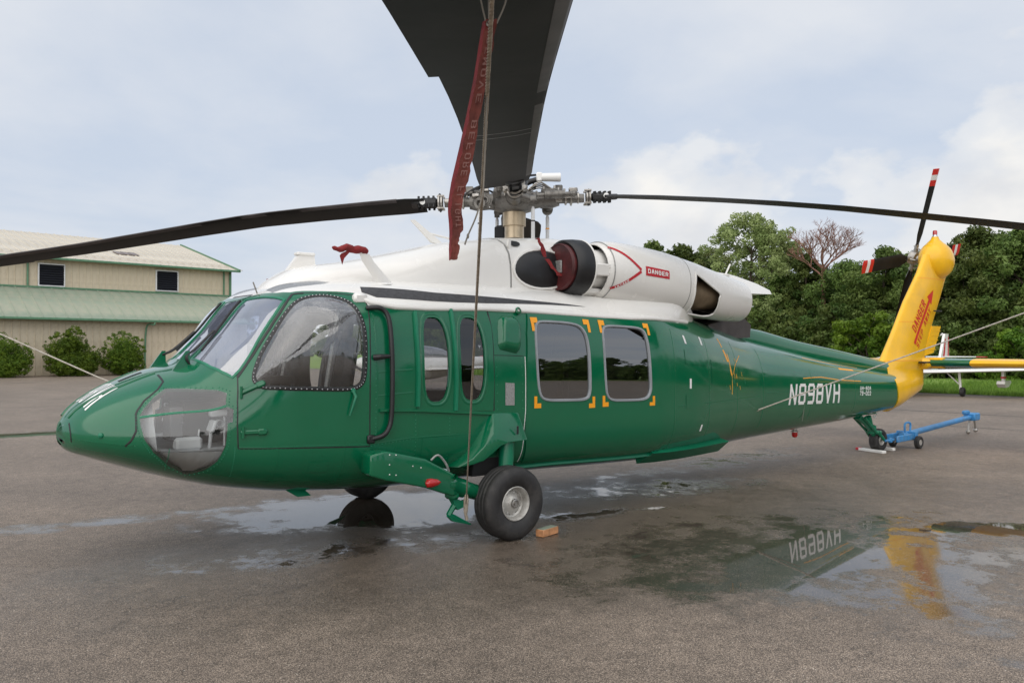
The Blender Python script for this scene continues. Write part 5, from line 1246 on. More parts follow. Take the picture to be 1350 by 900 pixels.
# tail gear
g=empty('tail_gear',(0,0,0)); g.parent=H; g.location=-HO
b=MB(); b.tube([(11.75,.0,.62),(12.0,0,.50),(12.28,0,.27)],[.055,.05,.045],12); b.tube([(12.08,0,.60),(12.20,0,.34)],[.05,.045],14); b.tube([(12.02,.0,.66),(12.30,0,.66)],.03,8); b.tube([(11.80,-.10,.60),(12.2,-.08,.33)],.022,8); b.tube([(11.80,.10,.60),(12.2,.08,.33)],.022,8)
b.lathe([(0,.075),(.12,.075),(.13,.05)],(12.20,0,.32),(-.1,0,1),18); b.tube([(12.22,-.10,.34),(12.40,-.11,.19)],[.03,.026],8); b.tube([(12.22,.10,.34),(12.40,.11,.19)],[.03,.026],8); b.box((12.26,0,.33),(.14,.24,.06),bev=.02)
b.build('fork','green_trim',g)
wheel('tail_wheel',(12.40,0,.19),.19,.16,.085,H)
b=MB(); b.lathe([(0,.02),(.03,.02)],(12.1,-.09,.60),(0,-1,0),8); b.lathe([(0,.012),(.02,.012)],(12.18,-.09,.64),(0,-1,0),8); b.build('bolt','letter',g)
# thin orange and light green streaks on the port rear fuselage and tail cone
def lay_streak(pts,w,m,nm='skin_streak'):
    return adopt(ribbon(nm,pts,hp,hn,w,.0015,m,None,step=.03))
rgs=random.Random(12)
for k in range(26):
    u=rgs.gauss(7.32,.14);v=rgs.uniform(1.68,2.18)-.3*(u-7.3)*0; L_2=rgs.uniform(.02,.09); lay_streak([(u,v),(u+L_2*.2,v-L_2)],rgs.uniform(.005,.013),'orange' if rgs.random()<.6 else 'green_trim')
lay_streak([(7.12,2.28),(7.15,2.17)],.022,'orange'); lay_streak([(7.16,2.14),(7.20,2.05),(7.26,1.93),(7.30,1.84)],.034,'orange')
lay_streak([(7.24,2.10),(7.27,1.95),(7.30,1.85)],.018,'orange'); lay_streak([(7.30,1.84),(7.30,1.70),(7.29,1.60)],.012,'orange'); lay_streak([(7.02,1.93),(7.12,1.90)],.02,'orange'); lay_streak([(7.00,1.80),(7.14,1.79)],.018,'orange')
lay_streak([(7.34,1.86),(7.42,1.98),(7.52,2.06),(7.60,2.12)],.010,'orange'); lay_streak([(9.35,1.86),(9.9,1.93),(10.5,1.90),(11.2,1.93)],.012,'orange'); lay_streak([(10.6,2.30),(11.1,2.36)],.03,'orange'); lay_streak([(9.6,2.45),(10.4,2.5),(11.4,2.62)],.010,'orange')
# ================================================================= THINGS AROUND THE HELICOPTER
def twist_rope(name,A,B,r,m,label,cat,group=None,pitch=.035,n=None,sag=0,strand=.5,parts=3,via=None):
    P=[Vector(A)]+([Vector(v) for v in via] if via else [])+[Vector(B)]
    o=Vector(P[0]); b=MB(); L=sum((P[i+1]-P[i]).length for i in range(len(P)-1)); k=int(L/pitch*7)
    cum=[0]
    for i in range(len(P)-1): cum.append(cum[-1]+(P[i+1]-P[i]).length)
    def at(s):
        i=0
        while i<len(P)-2 and s>cum[i+1]: i+=1
        t=(s-cum[i])/(cum[i+1]-cum[i]); q=P[i].lerp(P[i+1],t); u=s/L; q.z-=sag*4*u*(1-u); return q
    d=(P[-1]-P[0]).normalized(); u=d.cross(Z).normalized(); v=d.cross(u)
    for j in range(parts):
        pts=[]
        for i in range(k+1):
            s=L*i/k; a=2*PI*s/pitch+2*PI*j/parts; pts.append(at(s)-o+(u*math.cos(a)+v*math.sin(a))*r*.5)
        b.tube(pts,r*.58,5)
    ob=b.build(name,m,None,angle=80); ob.location=o; return tag(ob,label,cat,group)
RT=Vector((-.548,-6.464,2.522)); RG=Vector((2.95,-1.36,.37))
twist_rope('tie_down_rope',RT,RG,.0050,'rope','tan twisted rope from the overhead rotor blade down to the near landing gear','rope','rotor tie down ropes',pitch=.030)
b=MB(); q=RG; b.lathe([(-.10,.012),(-.06,.02),(.03,.024),(.08,.014)],(0,0,0),(.05,0,1),10); b.tube([(0,0,-.10),(.01,0,-.14)],.015,6); o=b.build('rope_knot','rope'); o.location=q; tag(o,'knotted end of the tan rope at the near landing gear arm','knot')
TR=RH+rh*8.18; TL=RH-rh*8.18
E1=Vector((8.04,-.72,.93)); 
twist_rope('tie_down_rope',(TR.x,TR.y,3.02),E1+Vector((0,-.01,0)),.009,'whiterope','pale rope running from the right rotor blade down to the side of the tail boom','rope','rotor tie down ropes',pitch=.05)
twist_rope('cord',(7.93+.6,-1.02,1.13),E1+Vector((-.02,0,-.02)),.005,'rope','short doubled cord lying over the white registration letters','cord',pitch=.04)
twist_rope('tie_down_rope',(TL.x,TL.y,2.72),(2.92,1.38,.38),.009,'whiterope','pale rope coming down from the left rotor blade behind the nose','rope','rotor tie down ropes',pitch=.05,via=[(.02,3.48,1.885),(.88,2.81,1.405)])
# streamer hanging from the blade tip
sc=[(645,26,20),(641,60,23),(634,105,21),(622,160,22),(614,205,25),(606,240,26),(600,272,24),(602,300,22),(599,318,15),(600,328,18),(598,343,13)]
SP=[(-.130,-5.863,2.427+.006),(-.136,-5.858,2.377),(-.146,-5.849,2.301),(-.159,-5.837,2.209),(-.171,-5.828,2.133),(-.181,-5.820,2.075),(-.187,-5.813,2.021),(-.185,-5.813,1.974),(-.189,-5.811,1.944),(-.188,-5.811,1.927),(-.190,-5.810,1.902)]
SW=[.032,.034,.031,.033,.037,.038,.034,.032,.022,.026,.020]
st_o=empty('warning_streamer',SP[0],'long faded red cloth streamer hanging from the rotor blade beside the rope','streamer')
o0=Vector(SP[0]); fl=Vector((rh.x,rh.y,0))
V=[];F=[];F2=[];pp=[Vector(p)-o0 for p in SP]; fine=smooth_path(pp,5); ww=[float(np.interp(i/5,range(len(SW)),SW)) for i in range(len(fine))]
for i,p in enumerate(fine):
    rg=random.Random(i); w=ww[i]; j=.002*rg.uniform(-1,1); e=rg.uniform(-1,1)*.0022
    V+=[p-fl*w*.5+fh*.012,p-fl*w*.22-fh*(.006)+fl*j,p+fl*w*(.1)+fh*.002,p+fl*(w*.5+e)-fh*.008]
n=len(fine)
mk('streamer_fold',V,[(i*4,i*4+1,i*4+5,i*4+4) for i in range(n-1)],'redcloth',st_o)
mk('streamer_face',V,[(i*4+k,i*4+k+1,i*4+5+k,i*4+4+k) for i in range(n-1) for k in (1,2)],'fadecloth',st_o)
def stf(s,h):
    t=(.08+.62*s)*(n-1); i=min(int(t),n-2); q=fine[i].lerp(fine[i+1],t-i); w=ww[i]; return q+fl*(w*(.02+.36*(1-h)))-fh*.0095
lettering('streamer_lettering','REMOVE BEFORE FLIGHT',stf,'fadeletter',st_o,t=.13,wfac=.62,gap=.3)
b=MB(); b.lathe([(0,.007),(.003,.007),(.004,.003)],Vector((0,0,-.012))-fh*.008,-fh,14); b.build('grommet','metal',st_o)
b=MB()
loop=[Vector((-.124,-5.869,2.56)),Vector((-.128,-5.866,2.50)),Vector((-.128,-5.866,2.436))]
b.tube(smooth_path([p for p in loop],4),.0065,8); b.tube(smooth_path([(-.15,-5.85,2.56),(-.148,-5.852,2.49),(-.138,-5.86,2.43)],5),.002,6); b.tube(smooth_path([(-.10,-5.89,2.56),(-.102,-5.888,2.48),(-.118,-5.874,2.425)],5),.002,6)
o=b.build('hanging_cord','cord'); tag(o,'looped grey cord holding the red streamer under the rotor blade','cord')
b=MB(); b.tube(smooth_path([(-.124,-5.869,2.511),(-.130,-5.862,2.36),(-.133,-5.858,2.259),(-.137,-5.853,2.10),(-.139,-5.850,2.05),(-.150,-5.842,2.00),(-.164,-5.83,1.957),(-.170,-5.826,1.936)],5),.0018,6); b.sphere((-.1645,-5.83,1.955),(.003,.003,.006),8,5)
tag(b.build('hanging_cord','cord'),'thin grey cord with a frayed knotted end in front of the mast','cord')
# wooden chock
b=MB(); ch=empty('wood_chock',(3.80,-1.45,0),'orange brown wooden block wedged behind the near main wheel','wheel chock'); b.box((0,0,.035),(.24,.09,.065),Matrix.Rotation(.25,3,'Z'),bev=.004); b.build('block','wood',ch)
b=MB(); b.box((0,0,.0685),(.22,.075,.003),Matrix.Rotation(.25,3,'Z')); b.build('painted_top','greenroof',ch)
# tail wheel chocks
for i,(p,rz,dims) in enumerate((((12.20,.02,.0),1.32,(.56,.10,.045)),((12.63,-.02,0),1.45,(.30,.08,.05)))):
    c=empty('wheel_chock',p,('long white painted chock board in front of the tail wheel','short pale chock board behind the tail wheel')[i],'wheel chock'); b=MB(); b.box((0,0,dims[2]/2+.002),dims,Matrix.Rotation(rz,3,'Z'),bev=.006); b.build('board','white',c)
    b=MB(); d=Vector((math.cos(rz),math.sin(rz),0)); b.box(d*(dims[0]/2-.03)+Vector((0,0,dims[2]/2+.004)),(.07,dims[1]*1.02,dims[2]),Matrix.Rotation(rz,3,'Z'),bev=.006); b.build('painted_end','mark_red' if i==0 else 'plate',c)
# tow bar
tb=empty('tow_bar',(12.6,0,0),'blue tow bar with small wheels lying behind the tail wheel','tow bar')
def tl(p): return Vector(p)-Vector((12.6,0,0))
b=MB(); b.tube([tl((13.10,-.05,.22)),tl((16.6,.33,.34))],.052,18); b.build('tube','blue',tb)
b=MB(); 
for dy in (-.13,.13): b.box((tl((12.98,-.05+dy,.20))),(.75,.04,.11),Matrix.Rotation(.1,3,'Z'),bev=.012)
b.box(tl((13.35,-.02,.21)),(.10,.34,.15),Matrix.Rotation(.1,3,'Z'),bev=.01); b.build('fork_head','blue',tb)
b=MB(); b.tube(smooth_path([tl((13.20,-.06,.26)),tl((13.20,-.06,.42)),tl((13.42,-.04,.42)),tl((13.42,-.04,.28))],4),.018,8); b.build('handle','blue',tb)
b=MB(); b.tube([tl((12.35,-.16,.19)),tl((12.62,-.16,.19))],.02,8); b.box(tl((12.50,-.16,.19)),(.08,.05,.08),bev=.01); b.build('pin','blue',tb)
for dy in (-.24,.22):
    e=empty('bar_wheel',tl((13.28,-.02+dy,.11))); e.parent=tb
    b=MB(); b.lathe([(-.035,.05),(-.045,.085),(-.03,.11),(.03,.11),(.045,.085),(.035,.05)],(0,0,0),(0,1,0),24); b.build('tyre','tyre',e)
    b=MB(); b.lathe([(-.037,.0),(-.037,.046),(-.03,.05),(.03,.05),(.037,.046),(.037,0)],(0,0,0),(0,1,0),18); b.build('rim','rim',e)
b=MB(); b.box(tl((16.75,.345,.35)),(.34,.22,.15),Matrix.Rotation(.1,3,'Z'),bev=.02); b.box(tl((16.45,.33,.45)),(.22,.08,.08),bev=.02); b.build('tow_head','blue',tb)
b=MB(); b.tube([tl((16.6,.33,.27)),tl((16.55,.33,.06))],.022,8); b.sphere(tl((16.55,.33,.05)),.045); b.build('jack_leg','metal',tb)
b=MB(); b.tube([tl((16.9,.36,.27)),tl((16.95,.36,.08))],.022,8); b.sphere(tl((16.95,.36,.06)),.045); b.build('jack_leg','metal',tb)
b=MB(); b.lathe([(-.02,.06),(.02,.06)],tl((17.0,.37,.33)),(0,0,1),14); b.build('tow_eye','metal',tb)
# ================================================================= GROUND
def sheet(name,x0,x1,y0,y1,z,m,nx=1,ny=1):
    V=[(x0+(x1-x0)*i/nx,y0+(y1-y0)*j/ny,z) for j in range(ny+1) for i in range(nx+1)]
    F=[(j*(nx+1)+i,j*(nx+1)+i+1,(j+1)*(nx+1)+i+1,(j+1)*(nx+1)+i) for j in range(ny) for i in range(nx)]
    return tag(mk(name,V,F,m,None,smooth=False),kind='structure')
gm=bpy.data.materials.new('wet_tarmac'); gm.use_nodes=True; t=gm.node_tree; b_=t.nodes['Principled BSDF']
geo=nn(t,'ShaderNodeNewGeometry'); P0=geo.outputs['Position']
def noise(v,sc,det=5,ro=.55,dis=0):
    n=nn(t,'ShaderNodeTexNoise'); lk(t,v,n.inputs['Vector']); n.inputs['Scale'].default_value=sc; n.inputs['Detail'].default_value=det; n.inputs['Roughness'].default_value=ro; n.inputs['Distortion'].default_value=dis; return n
wv=noise(P0,.9,5,.6); w2=nn(t,'ShaderNodeVectorMath',operation='MULTIPLY_ADD'); lk(t,wv.outputs['Color'],w2.inputs[0]); w2.inputs[1].default_value=(1.1,1.1,0); 
w3=nn(t,'ShaderNodeVectorMath',operation='ADD'); lk(t,P0,w3.inputs[0]); w3.inputs[1].default_value=(-.55,-.55,0); lk(t,w3.outputs[0],w2.inputs[2])
sx=nn(t,'ShaderNodeSeparateXYZ'); lk(t,w2.outputs[0],sx.inputs[0]); X_,Y_=sx.outputs[0],sx.outputs[1]
def ell(cx,cy,rx,ry,ang=0,gain=1.0):
    c,s=math.cos(ang),math.sin(ang)
    dx=math_(t,'SUBTRACT',X_,cx); dy=math_(t,'SUBTRACT',Y_,cy)
    u=math_(t,'ADD',math_(t,'MULTIPLY',dx,c/rx),math_(t,'MULTIPLY',dy,s/rx)); v=math_(t,'SUBTRACT',math_(t,'MULTIPLY',dy,c/ry),math_(t,'MULTIPLY',dx,s/ry))
    d=math_(t,'ADD',math_(t,'MULTIPLY',u,u),math_(t,'MULTIPLY',v,v)); return math_(t,'MULTIPLY',math_(t,'SUBTRACT',1.0,d),gain)
fields=[ell(3.15,.70,1.9,1.1,-.25,1.0),ell(.6,1.75,2.4,.26,-.12,.45),ell(5.3,-3.4,2.5,1.4,-.25,.50),ell(5.0,-3.3,1.4,.6,.1,1.3),ell(5.3,-4.15,2.2,.72,.53,.50),ell(7.3,-3.9,.9,.35,-.5,1.2),ell(4.55,-2.6,1.2,.55,-.6,.45),ell(4.75,-1.0,1.0,.18,-.35,.6),ell(6.6,-.3,1.6,.5,-.3,.3),ell(1.4,12.0,2.2,.7,0,1.2),ell(9.0,.8,2.5,.5,.1,.3),ell(2.2,-.9,1.6,.30,-.2,.25)]
fm=fields[0]
for f_ in fields[1:]: fm=math_(t,'MAXIMUM',fm,f_)
fm=math_(t,'MAXIMUM',fm,-.4)
n_s=noise(P0,1.9,9,.68); n_l=noise(P0,.28,4,.5)
fw_=math_(t,'ADD',fm,math_(t,'MULTIPLY',math_(t,'SUBTRACT',n_s.outputs[0],.5),2.5))
fw_=math_(t,'ADD',fw_,math_(t,'MULTIPLY',math_(t,'SUBTRACT',noise(P0,4.5,8,.72).outputs[0],.5),1.6))
pud=ramp(t,fw_,[(.0,0),(.42,1),(1,1)])
# a general dampness that varies in large soft patches
dz1=math_(t,'MAXIMUM',ell(2.4,-1.6,3.2,1.5,-.45,.5),ell(6.0,-1.6,3.5,1.6,-.3,.35)); dz1=math_(t,'MAXIMUM',dz1,-.35)
damp=ramp(t,math_(t,'ADD',math_(t,'ADD',math_(t,'MULTIPLY',fm,.25),math_(t,'MULTIPLY',dz1,.5)),math_(t,'MULTIPLY',math_(t,'ADD',n_l.outputs[0],n_s.outputs[0]),.5)),[(.30,.0),(.62,1)])
vo=nn(t,'ShaderNodeTexVoronoi'); lk(t,P0,vo.inputs['Vector']); vo.inputs['Scale'].default_value=135
vo2=nn(t,'ShaderNodeTexVoronoi'); lk(t,P0,vo2.inputs['Vector']); vo2.inputs['Scale'].default_value=210
st=ramp(t,vo.outputs['Color'],[(0,(.075,.058,.044)),(.40,(.17,.132,.10)),(.78,(.29,.23,.178)),(.90,(.36,.29,.23)),(1,(1.0,.92,.80))])  # lightest stop puts the white specular flecks of the stones into the colour
gap=ramp(t,vo.outputs['Distance'],[(.33,1),(.60,.35)])
stc=mix(t,.55,st.outputs[0],ramp(t,vo2.outputs['Color'],[(0,(.13,.10,.077)),(1,(.35,.28,.22))]).outputs[0])
m1=nn(t,'ShaderNodeMix'); m1.data_type='RGBA'; m1.blend_type='MULTIPLY'; m1.inputs[0].default_value=1; lk(t,stc,m1.inputs[6]); lk(t,gap.outputs[0],m1.inputs[7])
big=noise(P0,.5,6,.6); mid=noise(P0,7,6,.65)
tone=math_(t,'MULTIPLY',ramp(t,big.outputs[0],[(.3,.74),(.7,1.2)]).outputs[0],ramp(t,mid.outputs[0],[(.3,.76),(.7,1.16)]).outputs[0])
tone=math_(t,'MULTIPLY',tone,math_(t,'SUBTRACT',1.65,math_(t,'MULTIPLY',damp.outputs[0],.64)))
vc=nn(t,'ShaderNodeTexVoronoi',feature='DISTANCE_TO_EDGE'); vc.inputs['Scale'].default_value=.33; wc=nn(t,'ShaderNodeVectorMath',operation='MULTIPLY_ADD'); lk(t,noise(P0,2.2,7,.6).outputs['Color'],wc.inputs[0]); wc.inputs[1].default_value=(.9,.9,0); lk(t,P0,wc.inputs[2]); lk(t,wc.outputs[0],vc.inputs['Vector'])
crk=ramp(t,vc.outputs['Distance'],[(0,.55),(.0035,1)]); gate=ramp(t,noise(P0,.4,3).outputs[0],[(.46,0),(.56,1)])
tone=math_(t,'MULTIPLY',tone,math_(t,'SUBTRACT',1.0,math_(t,'MULTIPLY',math_(t,'SUBTRACT',1.0,crk.outputs[0]),gate.outputs[0])))
stn=ramp(t,noise(P0,1.15,7,.72,.6).outputs[0],[(.60,1),(.70,.72)]); tone=math_(t,'MULTIPLY',tone,stn.outputs[0])
tone=math_(t,'MULTIPLY',tone,math_(t,'SUBTRACT',1.0,math_(t,'MULTIPLY',pud.outputs[0],.45)))
m2=nn(t,'ShaderNodeVectorMath',operation='SCALE'); lk(t,m1.outputs[2],m2.inputs[0]); lk(t,tone,m2.inputs['Scale'])
lk(t,m2.outputs[0],b_.inputs['Base Color'])
rgh=math_(t,'SUBTRACT',math_(t,'SUBTRACT',.58,math_(t,'MULTIPLY',damp.outputs[0],.27)),math_(t,'MULTIPLY',pud.outputs[0],.34)); 
lk(t,math_(t,'MAXIMUM',rgh,.02),b_.inputs['Roughness'])
b_.inputs['IOR'].default_value=1.42
bp1=nn(t,'ShaderNodeBump'); bp1.inputs['Distance'].default_value=.005; lk(t,math_(t,'SUBTRACT',.50,math_(t,'MULTIPLY',pud.outputs[0],.50)),bp1.inputs['Strength'])
lk(t,math_(t,'ADD',math_(t,'SUBTRACT',1,vo.outputs['Distance']),math_(t,'MULTIPLY',vo2.outputs['Distance'],-.4)),bp1.inputs['Height'])
bp2=nn(t,'ShaderNodeBump'); bp2.inputs['Distance'].default_value=.02; lk(t,math_(t,'SUBTRACT',.06,math_(t,'MULTIPLY',pud.outputs[0],.054)),bp2.inputs['Strength']); lk(t,noise(P0,5,3).outputs[0],bp2.inputs['Height']); lk(t,bp1.outputs[0],bp2.inputs['Normal']); lk(t,bp2.outputs[0],b_.inputs['Normal'])
M['tarmac']=gm
M['soil']=mat('field_soil',(.10,.13,.05),.9)
sheet('terrain',-900,1500,-900,1500,-.012,'soil'); sheet('tarmac',-120,32.3,-160,200,0,'tarmac'); sheet('tarmac',32.3,48,-160,-6,.002,'tarmac')
gr=mat('grass',(.17,.28,.04),.8,var=.3,vscale=.9,coords='Object',dirt=(.24,.30,.07),dscale=.35,damt=.6,bump=.6,bscale=9); M['grass']=gr
tag(sheet('grass_field',32.3,400,-6,300,.02,'grass'),kind='structure')
sheet('kerb_edge',32.18,32.3,-6,160,.012,'plate'); sheet('grass_field',48,400,-200,-6,.02,'grass')
M['joint']=mat('tarmac_joint',(.03,.03,.03),.5); 
def strip(name,pts,w,m,z=.004):
    V=[];rg=random.Random(3)
    for i,(x,y) in enumerate(pts): ww=w*rg.uniform(.6,1.2); V+=[(x-ww/2,y,z),(x+ww/2,y,z)]
    return tag(mk(name,V,[(2*i,2*i+1,2*i+3,2*i+2) for i in range(len(pts)-1)],m,None,smooth=False),kind='structure')
strip('tarmac_joint',[(22.3+.05*math.sin(i),-12+i*.6) for i in range(32)],.10,'joint'); strip('tarmac_joint',[(18.2+.04*math.sin(i*1.3),-1.6+i*.3) for i in range(12)],.05,'joint')
# grass blades along the near edge
rng=np.random.default_rng(5); N_=26000
gx=32.35+(rng.random(N_)**1.8)*16; gy=rng.uniform(1.5,50,N_)
near=rng.random(N_)<.6; gy[near]=rng.uniform(2,12,near.sum()); hh=rng.uniform(.08,.22,N_)*(1+.02*(gx-32)); a=rng.uniform(0,PI,N_); ln=rng.normal(0,.05,(N_,2)); w=rng.uniform(.012,.03,N_)
V=np.zeros((N_,3,3)); V[:,0]=np.column_stack([gx-np.cos(a)*w,gy-np.sin(a)*w,np.full(N_,.015)]); V[:,1]=np.column_stack([gx+np.cos(a)*w,gy+np.sin(a)*w,np.full(N_,.015)]); V[:,2]=np.column_stack([gx+ln[:,0],gy+ln[:,1],hh])
def fast_mesh(name,V,nper,m,tone=None,parent=None):
    n=len(V)*nper; me=bpy.data.meshes.new(name); me.vertices.add(n); me.vertices.foreach_set('co',V.reshape(-1).astype(np.float32)); me.loops.add(n); me.loops.foreach_set('vertex_index',np.arange(n,dtype=np.int32)); me.polygons.add(len(V)); me.polygons.foreach_set('loop_start',np.arange(0,n,nper,dtype=np.int32)); me.polygons.foreach_set('loop_total',np.full(len(V),nper,dtype=np.int32)); me.materials.append(M[m])
    if tone is not None:
        at=me.attributes.new('tone','FLOAT','FACE'); at.data.foreach_set('value',tone.astype(np.float32))
    me.update(calc_edges=True); o=bpy.data.objects.new(name,me); COL.objects.link(o)
    if parent is not None: o.parent=parent
    return o
tag(fast_mesh('grass_tufts',V,3,'grassblade',rng.random(N_)),'long green grass growing along the tarmac edge','grass',kind='stuff')
# ================================================================= WAREHOUSE
B=empty('warehouse',(21.48+1.49,57.15+.17,0),'long beige metal warehouse with a faded green lower roof and dark louvered vents','warehouse',rz=math.atan2(.115,.9933))
L0,L1=-30.0,0.0
def bp_(name,P,F,m,parent=B): return mk(name,P,F,m,parent,smooth=False)
b=MB(); b.box(((L0+L1)/2,1.6,1.95),(30,2.9,3.9)); b.box(((L0+L1)/2,10.6,4.1),(29.9,14.9,8.1)); 
b.prism([(0,0),(0,0.01),(0.01,0)],0,.01); core=b.build('wall','siding',B,smooth=False)
b=MB(); b.add([(0-.06,3.1,8.1),(0-.06,18.0,8.1),(0-.06,13.5,11.05),(L0,3.1,8.1),(L0,18.0,8.1),(L0,13.5,11.05)],[(0,1,2),(3,5,4),(0,2,5,3),(1,4,5,2),(0,3,4,1)]); b.build('gable','siding',B,smooth=False)
# siding boards: one shared mesh, a flat pan with a raised rib
def panel_mesh(name,w,h,m,rib=.05,rh_=.035,slope=0,run=0):
    """in x (width) and z (height) with optional run in y"""
    xs_=[0,w-rib*1.6,w-rib*1.2,w-rib*.4,w]; ys_=[0,0,-rh_,-rh_,0]
    V=[];F=[]
    for k,(z,yo) in enumerate(((0,0),(h,run))):
        for x,y in zip(xs_,ys_):
            if run: V.append((x,yo,z-y))
            else: V.append((x,y+yo,z))
    V+=[(x,(y if not run else 0)+.0 ,z) for x,y,z in []]
    F=[(i,i+1,i+6,i+5) for i in range(4)]
    me=bpy.data.meshes.new(name); me.from_pydata(V,[],F); me.materials.append(M[m]); me.update(); return me
def rows(me,name,n,x0,dx,y,z,parent=B):
    rg=random.Random(name+str(y))
    for i in range(n):
        o=bpy.data.objects.new(name,me); COL.objects.link(o); o.parent=parent; o.location=(x0+dx*i,y+rg.uniform(-.004,.004),z)
rows(panel_mesh('wall_panel',.45,3.75,'siding'),'wall_panel',66,L0+.15,.45,.13,.05)
rows(panel_mesh('wall_panel',.45,2.05,'siding'),'wall_panel',66,L0+.15,.45,3.13,5.98)
rows(panel_mesh('roof_panel',.76,2.25,'greenroof',.07,.05,run=3.75),'roof_panel',39,L0+.1,.76,-.62,3.86)
rows(panel_mesh('roof_panel',.60,3.05,'steelroof',.06,.05,run=11.2),'roof_panel',51,L0+.15,.60,2.4,8.16)
b=MB(); b.box((-15,-.66,3.80),(30.6,.14,.17),bev=.03); b.build('gutter','trimgreen',B)
b=MB(); b.box((-14.9,2.38,8.10),(30.9,.16,.16),bev=.03); b.box((.45,8.0,9.72),(.12,11.9,.14),Matrix.Rotation(.265,3,'X')); b.build('gutter','trimgreen',B)
b=MB(); b.box((-15,3.06,6.12),(30,.16,.12)); b.build('flashing','trimgreen',B)
b=MB(); b.tube([(-.55,3.02,6.2),(-.55,3.02,8.1)],.07,8); b.build('downspout','trimgreen',B)
b=MB(); b.box((.02,3.1,7.05),(.16,.16,2.1)); b.build('corner_trim','trimgreen',B)
b=MB(); b.tube([(-14.75,3.02,6.2),(-14.75,3.02,8.1)],.07,8); b.build('downspout','trimgreen',B)
b=MB(); b.tube(smooth_path([(-7.5,-.62,3.75),(-7.55,-.62,3.55),(-7.9,-.1,3.3),(-7.95,.0,.2)],4),.07,8); b.build('downspout','trimgreen',B)
b=MB(); b.tube([(L0+.4*k,-.75,3.86) for k in range(2)],.01,4); bpy.data.objects.remove(b.build('x','trimgreen',B))
for (x0,x1,z0,z1) in ((-14.05,-12.45,6.25,7.72),(-5.95,-4.35,6.30,7.78)):
    b=MB(); w_=x1-x0; h_=z1-z0; cx_=(x0+x1)/2; cz_=(z0+z1)/2
    b.box((cx_,3.03,z0-.03),(w_+.12,.20,.07)); b.box((cx_,3.03,z1+.03),(w_+.12,.20,.07)); b.box((x0-.03,3.03,cz_),(.07,.20,h_)); b.box((x1+.03,3.03,cz_),(.07,.20,h_)); fo=b.build('louver_vent','lgrey',B,smooth=False)
    boxobj('backing',(cx_,3.09,cz_),(w_,.02,h_),'dark',fo)
    for k in range(9):
        z=z0+h_*(k+.5)/9; b=MB(); b.box((cx_,3.0,z),(w_,.02,h_/9*1.05),Matrix.Rotation(-.75,3,'X')); b.build('slat','louver',fo,smooth=False)
for (u,y,w_) in ((-17.5,6.3,1.5),(-7.6,6.3,1.7)):
    z=8.16+(y-2.4)/11.2*3.05
    for k in range(3):
        b=MB(); b.box((u+k*w_/3,y,z+.06),(w_/3-.06,1.15,.05),Matrix.Rotation(.266,3,'X')); b.build('skylight','skylight',B,smooth=False)
# ================================================================= PLANTS
def leaf_cloud(centres,radii,count,size,seed,flat=.0,shell=.55):
    rg=np.random.default_rng(seed); k=len(centres); c=np.array(centres,float); r=np.array(radii,float)
    wt=r**2; idx=rg.choice(k,count,p=wt/wt.sum()); d=rg.normal(size=(count,3)); d/=np.linalg.norm(d,axis=1)[:,None]
    rad=(shell+(1-shell)*rg.random(count))[:,None]*r[idx][:,None]; p=c[idx]+d*rad*np.array([1,1,.8])
    s=size*rg.uniform(.6,1.35,count); n=d+rg.normal(scale=.75,size=(count,3)); n/=np.linalg.norm(n,axis=1)[:,None]
    u=np.cross(n,rg.normal(size=(count,3))); u/=np.linalg.norm(u,axis=1)[:,None]; v=np.cross(n,u)
    V=np.stack([p-u*s[:,None],p-v*s[:,None]*.5+n*s[:,None]*.15,p+u*s[:,None],p+v*s[:,None]*.5+n*s[:,None]*.15],1)
    tone=np.clip(rg.random(k)[idx]*.6+rg.random(count)*.4,0,1)
    return V,tone
def tree_proto(seed,h,w,base,count,leaf='leaf',size=.125,nclump=120,trunk=.22,airy=0):
    rg=random.Random(seed); b=MB(); tips=[]
    top=Vector((rg.uniform(-.3,.3),rg.uniform(-.3,.3),h*.78)); tr_=smooth_path([(0,0,-.1),(rg.uniform(-.15,.15),rg.uniform(-.15,.15),h*.3),tuple(top*.75),tuple(top)],4)
    b.tube(tr_,[trunk*(1-.8*i/(len(tr_)-1)) for i in range(len(tr_))],7)
    for k in range(13):
        q=rg.uniform(max(.18,base*.8),.92); i=int(q*(len(tr_)-1)); s=tr_[i]; a=rg.uniform(0,2*PI)+k*2.4; L=w*(.50+.32*rg.random())*(1.15-.55*q); e=s+Vector((math.cos(a)*L,math.sin(a)*L,L*rg.uniform(.25,.9))); m_=(s+e)/2+Vector((rg.uniform(-.2,.2),rg.uniform(-.2,.2),.25))
        b.tube(smooth_path([s,m_,e],3),[.07*trunk/.22*(1-.13*j) for j in range(7)],5); tips.append(e)
        for _ in range(2): f=m_+Vector((rg.uniform(-1,1),rg.uniform(-1,1),rg.uniform(.2,1)))*L*.45; b.tube([m_,f],[.03,.012],4); tips.append(f)
    C=[];Rr=[]
    for k in range(nclump):
        zq=base+(1-base)*rg.random()**.85; prof=math.sin(PI*min(1,max(.08,(zq-base)/(1-base)*.80+.20)))**.6; a=rg.uniform(0,2*PI); rr=w*prof*math.sqrt(rg.random())*.88
        C.append((math.cos(a)*rr,math.sin(a)*rr,h*zq*.93)); Rr.append(rg.uniform(.45,1.0)*w*.19*(.75 if airy else 1))
    for e in tips: C.append(tuple(e)); Rr.append(rg.uniform(.4,.8)*w*.20*(.8 if airy else 1))
    V,tn=leaf_cloud(C,Rr,count,size,seed)
    return b,V,tn,leaf
PR={}
